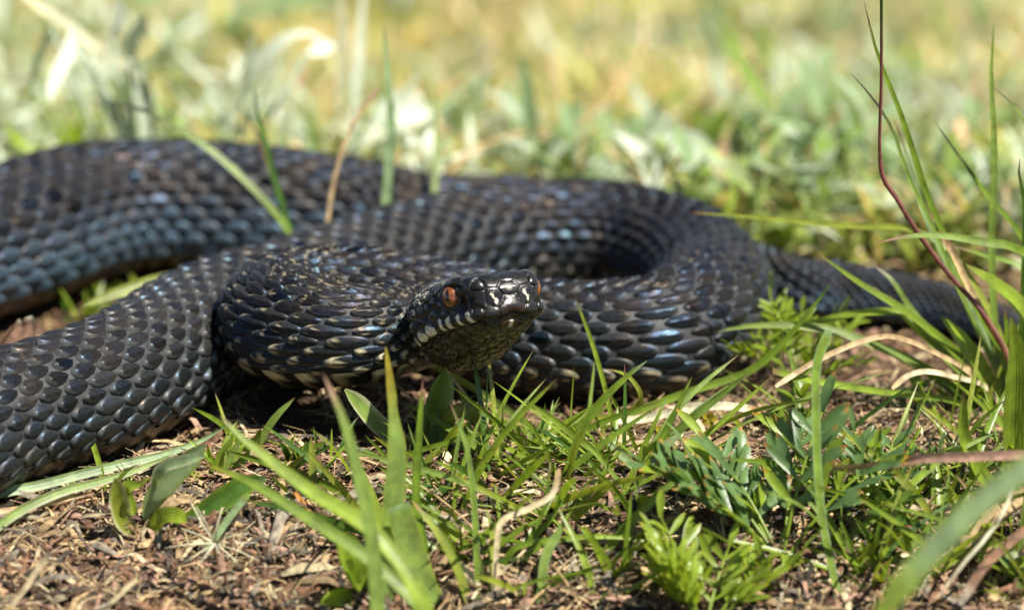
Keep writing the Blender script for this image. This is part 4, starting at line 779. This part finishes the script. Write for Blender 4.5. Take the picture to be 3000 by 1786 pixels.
SM = [((230, 430), 'the drooping silvery branch'), ((690, 420), 'the two bright white leaves'), ((1010, 480), 'the tall felted stem pair'), ((1545, 500), 'the pale upright leaves behind the loop'), ((1990, 560), 'the broad pale spreading leaves'),
      ((2350, 540), 'the upright pale green plant'), ((2680, 600), 'the pale plant behind the clump'), ((2340, 250), 'the far whitish plant'), ((800, 200), 'the far grey-green leaf'), ((1750, 150), 'the far end of the arching tan stem'), ((2600, 750), 'the snake tail'), ((2900, 300), 'the top of the tall clump')]
SMP = [(GP(*m[0])[:2], m[1]) for m in SM]
NUMW = {1: 'one', 2: 'two', 3: 'three', 4: 'four', 5: 'five', 6: 'six', 7: 'seven', 8: 'eight', 9: 'nine', 10: 'ten', 11: 'eleven', 12: 'twelve'}
def silab(x, y, h, nl): return '%s %s-leaved silvery plant near %s' % ('low' if h < 1.3 else 'knee-high bushy' if h < 0 else 'medium' if h < 1.8 else 'tall', NUMW[nl], min(SMP, key=lambda m: (m[0][0]-x)**2+((m[0][1]-y)*.6)**2)[1])
cnt = 0
for k in range(900):
    if cnt >= 105: break
    u = rg2.uniform(-100, 3100); y = 16.4+40*rg2.random()**1.9; x = (u-1500)/K*(1+y/100)
    if not clear(x, y, .5): continue
    if snoise(x, y, .22, 30) < -.15: continue
    lft = u < 1300
    hgt = rg2.uniform(.9, 2.6)*(1 if u < 2500 else .7); nlv = int(rg2.integers(7, 12)); silver(x, y, hgt, nlv, 100+k, silab(x, y, hgt, nlv), 'silvery plants in the blurred grass', ('sil', 'silw', 'silw', 'gp') if lft else ('sil', 'gp', 'gp', 'gg')); cnt += 1
# bright shoot
o = tuft('green_shoot', 215, 500, 'bright yellow-green leafy shoot peeping over the back coil', 'plant', None, 17.5)
for px, w in [([(165, 365), (180, 410), (205, 480)], 34), ([(240, 345), (225, 400), (215, 480)], 50), ([(195, 350), (205, 400), (212, 480)], 44), ([(290, 385), (260, 420), (225, 480)], 30), ([(20, 370), (60, 420), (190, 490)], 44)]:
    blade(px, w, (.30, .42, .02), None, parent=o, name='leaf', prof='oval', yr=17.5)
# background grass: uncountable
def scatter_blades(n, xr, yr_, hr_, wr, cols, wts, seed, flat=.6, cmap=None, skip=True):
    r = np.random.default_rng(seed); x = r.uniform(*xr, n); y = yr_[0]+(yr_[1]-yr_[0])*r.random(n)**1.25; x = x*(1+y/100)
    if skip:
        ok = np.ones(n, bool)
        for c, R in zip(C0[::6], RAD[::6]): ok &= np.hypot(x-c[0], y-c[1]) > R*.8+.1
        x, y = x[ok], y[ok]; n = len(x)
    z = ground(x, y)-.05; a = r.uniform(0, 2*np.pi, n); ln = r.uniform(.1, flat, n)*1.2; h = r.uniform(*hr_, n)
    b = np.stack([x, y, z], 1); d1 = np.stack([np.cos(a)*ln, np.sin(a)*ln, np.ones(n)], 1); d1 = nrm(d1); d2 = nrm(d1+np.stack([np.cos(a), np.sin(a), -.4+0*a], 1)*r.uniform(.1, 1.2, n)[:, None])
    a2 = a+np.pi/2+r.normal(0, .6, n); s = np.stack([np.cos(a2), np.sin(a2), 0*a2], 1)*(r.uniform(*wr, n)*.5)[:, None]
    p1 = b+d1*(h*.5)[:, None]; p2 = p1+d2*(h*.3)[:, None]; p3 = p2+nrm(d2+[0, 0, -.35])*(h*.25)[:, None]
    V = np.stack([b-s*.7, b+s*.7, p1-s, p1+s, p2-s*.8, p2+s*.8, p3], 1)
    f = np.array([[0, 1, 3, 2], [2, 3, 5, 4]]); f3 = np.array([[4, 5, 6]]); off = np.arange(n)[:, None, None]*7
    F = (f+off).reshape(-1, 4).tolist()+(f3+off).reshape(-1, 3).tolist()
    pal = np.array([PAL[c] for c in cols]); w = np.tile(np.array(wts, float), (n, 1))
    if cmap is not None: w = w*cmap(x, y)
    w /= w.sum(1, keepdims=True); k = (w.cumsum(1) > r.random(n)[:, None]).argmax(1)
    C = np.repeat(pal[k]*(r.uniform(.75, 1.3, n)*np.clip(.98+.3*snoise(x, y, .45, 17), .55, 1.3))[:, None], 7, 0)
    return V.reshape(-1, 3), F, C
def cm(x, y):
    n1 = snoise(x, y, .28, 5); n2 = snoise(x, y, .35, 15); fy = np.clip((y-20)/15, 0, 1)
    return np.stack([np.clip(1+n1, .1, 3)*(1.2-.6*fy), np.clip(1-n1, .1, 3)*(.7+.9*fy), np.clip(1+n2, .1, 3)*(.8+.5*fy), np.clip(1.-n2, .1, 2)*(1.1-.7*fy), np.clip(.6+.5*n2, .05, 2)], 1)
V, F, C = scatter_blades(30000, (-12.5, 12.5), (15.2, 120), (.8, 3.0), (.12, .34), ['bgr', 'byg', 'btan', 'sil', 'bpk'], [1.2, 1.2, .8, 1.3, .35], 5, .9, cm)
tag(mk('background_grass', V, F, M['leaf'], None, (0, 30, 0), C), 'blurred yellow-green and straw-coloured grass covering the ground behind the snake', 'grass', kind='stuff')
V, F, C = scatter_blades(14000, (-12.5, 12.5), (15, 100), (.3, .9), (.12, .35), ['byg', 'btan', 'bgr', 'pink', 'cream'], [1.3, 1.4, .7, .3, .5], 6, 2.5)
tag(mk('background_moss', V, F, M['litter'], None, (0, 30, 0), C), 'low dry mossy ground cover behind the snake', 'moss', kind='stuff')

MARKS = [((1250, 1330), 'the woolly-edged leaves under the chin'), ((1140, 1700), 'the broad ribbed blade'), ((1390, 1660), 'the kneed dry straw'), ((1650, 1430), 'the arching blade before the front coil'), ((1880, 1300), 'the thin straw loop'),
         ((2200, 1500), 'the pointed feathery plant'), ((2050, 1740), 'the yellow-tipped feathery plant'), ((2440, 1690), 'the foot of the ribbed stalk'), ((2330, 1170), 'the feathery plant by the coil end'), ((2690, 1220), 'the shiny rosette'),
         ((2930, 1250), 'the tall grass clump'), ((2750, 1650), 'the wide papery leaf'), ((2560, 1400), 'the hairy rounded leaves'), ((430, 1560), 'the folded hairy leaves'), ((630, 1640), 'the bristle starburst'), ((120, 1700), 'the slanting pale straw'),
         ((800, 1500), 'the slanting bright blades'), ((1000, 1700), 'the oval-leaved seedling'), ((1650, 1650), 'the small arched blades'), ((330, 1700), 'the bare brown litter'), ((1600, 1220), 'the foot of the front coil'), ((150, 1440), 'the wide pale blade')]
MP = [(GP(*m[0])[:2], m[1]) for m in MARKS]
def landmark(x, y): return min(MP, key=lambda m: (m[0][0]-x)**2+(m[0][1]-y)**2)[1]
# ------------------------------------------------------------------ small tufts and straws in front
rg3 = np.random.default_rng(77); cnt = 0
def mini(x, y, seed, label, group, nb=(4, 8), hh=(.7, 2.0), lean=.8, wd=(.07, .17)):
    r = np.random.default_rng(seed); b = np.array([x, y, float(ground(x, y))]); o = thing('grass_tuft', b, label, 'grass', group); N = int(r.integers(*nb)); hs = []; dryb = False
    for i in range(N):
        a = r.uniform(0, 2*np.pi); h = r.uniform(*hh); d = nrm([math.cos(a)*r.uniform(.1, lean), math.sin(a)*r.uniform(.1, lean), 1]); e = np.array([math.cos(a), math.sin(a), -.3])*r.uniform(0, .5)
        q = b+np.array([r.normal(0, .12), r.normal(0, .12), -.08]); P = np.array([q+d*h*t+e*h*t*t for t in (1, .7, .4, .15, 0)])
        V, F, t, xx = ribbon(P, r.uniform(*wd), 'grass', None, r.uniform(-60, 60), .35, 9, 3)
        cc = ['g', 'gl', 'gg', 'gy', 'gd', 'tan'][r.choice(6, p=[.3, .27, .17, .14, .1, .02])]
        mk('blade', V, F, M['leaf' if cc != 'tan' else 'dry'], o, None, tint(t, xx, cc, 'br' if r.random() > .5 else None)); hs.append(h); dryb |= cc == 'tan'
    if label is None and y > 12: o['label'] = 'short %s-bladed grass tuft behind the back coil of the snake' % NUMW[N]
    elif label is None: o['label'] = '%s %s%s grass tuft beside %s' % ('tall' if max(hs) > hh[1]*.85 else 'low', NUMW[N]+'-bladed', ' partly dry' if dryb else '', landmark(x, y))
for k in range(600):
    if cnt >= 34: break
    y = rg3.uniform(-4.5, 5.5); x = rg3.uniform(-10, 10.5)
    if x < -1.5 and y < -1.8 and rg3.random() > .12: continue      # bare litter at the left
    if rg3.random() > np.interp(x, [-10, -2, 0, 10], [.25, .25, .7, 1]) or not clear(x, y, .3): continue
    if x > 2 and -3 < y < .5 and rg3.random() > .35: continue
    mini(x, y, 500+k, None, 'small grass tufts in front of the snake', hh=(.6, 1.7)); cnt += 1
for k in range(34):
    x = rg3.uniform(-1.5, 10); y = rg3.uniform(-1.2, 5.0)
    if clear(x, y, .35): mini(x, y, 700+k, None, 'small grass tufts in front of the snake', (3, 6), (1.2, 3.2), 2.0)
for k in range(14):
    x = rg3.uniform(-10, -2); y = rg3.uniform(15.6, 17.5) if k % 2 else rg3.uniform(-1.6, .5)
    if clear(x, y, .2): mini(x, y, 900+k, None, 'small grass tufts in front of the snake', hh=(.5, 1.2))
for k in range(80):
    x = rg3.uniform(-4, 10); y = rg3.uniform(-3.2, 3.6)
    if clear(x, y, .35): mini(x, y, 1300+k, None, 'small grass tufts in front of the snake', (1, 3), (1.6, 3.6), 2.2, (.09, .2))
for k in range(90):
    x = rg3.uniform(-1.5, 10.5); y = rg3.uniform(-4.6, 1.2)
    if clear(x, y, .35): mini(x, y, 1600+k, None, 'small grass tufts in front of the snake', (3, 7), (.8, 2.4), 1.8, (.05, .13))
for k in range(40):
    p = GP(rg3.uniform(120, 480), rg3.uniform(850, 960))
    if clear(p[0], p[1], .12): mini(p[0], p[1], 1800+k, 'short grass tuft growing in the gap between the left coils', 'grass in the gap between the coils', (3, 6), (.5, 1.2), 1.5)
cnt = 0
for k in range(900):
    if cnt >= 190: break
    y = rg3.uniform(-5.2, 3.5); x = rg3.uniform(-10.5, 10.5)
    if not clear(x, y, .1) or (y > -1 and rg3.random() > .5): continue
    l = rg3.uniform(.5, 2.4); a = rg3.normal(.5, .8); w = rg3.uniform(.025, .075); cv = rg3.normal(0, .25)
    P = np.array([[x+math.cos(a+cv*t)*l*t, y+math.sin(a+cv*t)*l*t*.8, 0] for t in np.linspace(-.5, .5, 7)]); P[:, 2] = ground(P[:, 0], P[:, 1])+.06+np.linspace(rg3.uniform(0, .25), 0, 7)
    V, F, t, xx = ribbon(P, w, 'straw', np.array([0, -.4, 1.]), rg3.uniform(-30, 30), .5, 9, 3)
    o = mk('dry_straw', V, F, M['dry'], None, P[3], tint(t, xx, ['pale', 'tan', 'pink', 'br', 'cream'][(ck := rg3.choice(5, p=[.3, .34, .14, .12, .1]))]))
    tag(o, '%s %s %s dry straw lying by %s' % ('short' if l < 1.1 else 'long', 'thin' if w < .05 else 'flat', ['pale', 'tan', 'pinkish', 'brown', 'cream'][ck], landmark(x, y)), 'straw', 'dry straws on the litter'); cnt += 1
# crumbled plant litter: uncountable flakes and fibres
def litter(n, xr, yr_, seed, lr, wr, cols, wts, rise=.06, br=(.25, 1.05)):
    r = np.random.default_rng(seed); x = r.uniform(*xr, n); y = r.uniform(*yr_, n)
    ok = np.ones(n, bool)
    for c, R in zip(C0[::6], RAD[::6]): ok &= np.hypot(x-c[0], y-c[1]) > R*.6
    x, y = x[ok], y[ok]; n = len(x); z = ground_rough(x, y)
    a = r.normal(.7, .9, n)+snoise(x, y, .6, 22)*.7; t = np.stack([np.cos(a), np.sin(a), r.normal(-.05, .3, n)], 1)
    e = .2; nx = (ground(x+e, y)-ground(x-e, y))/(2*e); ny = (ground(x, y+e)-ground(x, y-e))/(2*e); t[:, 2] += t[:, 0]*nx+t[:, 1]*ny; t = nrm(t)
    up = nrm(np.stack([-nx, -ny, 1+0*nx], 1)+r.normal(0, .35, (n, 3))); s = nrm(np.cross(t, up)); up = np.cross(s, t)
    l = r.uniform(*lr, n)*r.uniform(.5, 1, n); w = r.uniform(*wr, n); c0 = np.stack([x, y, z+r.uniform(0, rise, n)], 1); V = []
    for f, wk, bd in ((-.5, .35, 0), (-.2, .9, 1), (.15, 1, 1.1), (.5, .25, .1)):
        ctr = c0+t*(l*f)[:, None]+up*(bd*l*.10*r.uniform(-.4, 1.6, n))[:, None]
        V += [ctr-s*(w*wk*.5)[:, None], ctr+up*(w*.28*wk)[:, None], ctr+s*(w*wk*.5)[:, None]]
    V = np.stack(V, 1); f = gridF(4, 3); F = (f[None]+(np.arange(n)*12)[:, None, None]).reshape(-1, 4)
    pal = np.array([PAL[c] for c in cols]); k = r.choice(len(cols), n, p=np.array(wts)/sum(wts)); C = np.repeat(pal[k]*r.uniform(*br, n)[:, None], 12, 0)
    return V.reshape(-1, 3), F, C
V1, F1_, C1 = litter(10000, (-11.5, 11.5), (-6.2, 1.5), 1, (.25, 1.5), (.04, .15), ['br', 'tan', 'pink', 'mauve', 'dk', 'pale'], [.34, .18, .16, .14, .16, .06], .16)
V2, F2_, C2 = litter(15000, (-12, 12), (-6.2, 6), 2, (.3, 1.8), (.015, .05), ['tan', 'pale', 'br', 'pink'], [.4, .25, .25, .15], .14, (.5, 1.1))
V3, F3_, C3 = litter(6000, (-13, 13), (1.5, 16), 3, (.2, .8), (.05, .15), ['br', 'tan', 'pink', 'dk', 'pale'], [.3, .3, .18, .1, .1])
V4, F4_, C4 = litter(700, (-11, 11), (-6, 3), 4, (.7, 2.2), (.10, .30), ['br', 'tan', 'mauve', 'pale', 'pink'], [.3, .3, .2, .12, .1], .14)
V3 = np.vstack([V3, V4]); F3_ = np.vstack([F3_, F4_+len(V3)-len(V4)]); C3 = np.vstack([C3, C4])
tag(mk('plant_litter', np.vstack([V1, V2, V3]), np.vstack([F1_, F2_+len(V1), F3_+len(V1)+len(V2)]), M['litter'], None, (0, 0, 0), np.vstack([C1, C2, C3])), 'crumbled brown and tan dry plant litter covering the soil', 'litter', kind='stuff')

r = np.random.default_rng(91); n = 5000; x = r.uniform(-11.5, 11.5, n); y = r.uniform(-6.2, 6, n); ok = np.ones(n, bool)
for c, RR in zip(C0[::6], RAD[::6]): ok &= np.hypot(x-c[0], y-c[1]) > RR*.8
x, y = x[ok], y[ok]; n = len(x); z = ground_rough(x, y)
oct_ = np.array([[1, 0, 0], [0, 1, 0], [-1, 0, 0], [0, -1, 0], [0, 0, 1], [0, 0, -1.]]); of = np.array([[0, 1, 4], [1, 2, 4], [2, 3, 4], [3, 0, 4], [1, 0, 5], [2, 1, 5], [3, 2, 5], [0, 3, 5]])
sz = .03+.10*r.random(n)**3; V = np.stack([x, y, z+sz*.4], 1)[:, None]+oct_[None]*sz[:, None, None]*r.uniform(.6, 1.3, (n, 6, 1)) + r.normal(0, .15, (n, 6, 3))*sz[:, None, None]
C = np.repeat(np.array([.07, .042, .026])*r.uniform(.4, 2.2, n)[:, None], 6, 0)
tag(mk('soil_crumbs', V.reshape(-1, 3), (of[None]+(np.arange(n)*6)[:, None, None]).reshape(-1, 3), M['litter'], None, (0, 0, 0), C), 'small dark crumbs of soil scattered through the litter', 'soil', kind='stuff')

def pebble(u, v, r_, seed, label):
    r = np.random.default_rng(seed); c = GP(u, v); a = np.linspace(0, 2*np.pi, 16, endpoint=False)[None]; t = np.linspace(.02, np.pi-.02, 10)[:, None]
    d = np.stack([np.sin(t)*np.cos(a), np.sin(t)*np.sin(a), np.cos(t)+0*a], -1); k = 1+.16*np.sin(d[..., 0]*4+seed)*np.sin(d[..., 1]*5+1)+.1*np.sin(d[..., 2]*6+d[..., 0]*5)
    V = c+d*k[..., None]*np.array([r_*1.3, r_, r_*.7]); F = gridF(10, 16, True).tolist()+[list(range(16)), list(range(144, 160))[::-1]]
    tag(mk('pebble', V.reshape(-1, 3), F, M['litter'], None, c, np.tile((.20, .19, .175), (160, 1))), label, 'stone')
pebble(2050, 1590, .32, 1, 'dark grey pebble half hidden by the pointed feathery plant'); pebble(1520, 1700, .2, 2, 'small grey pebble in the litter near the kneed dry straw'); pebble(2600, 1560, .24, 3, 'grey pebble on the litter below the flat rounded leaves')
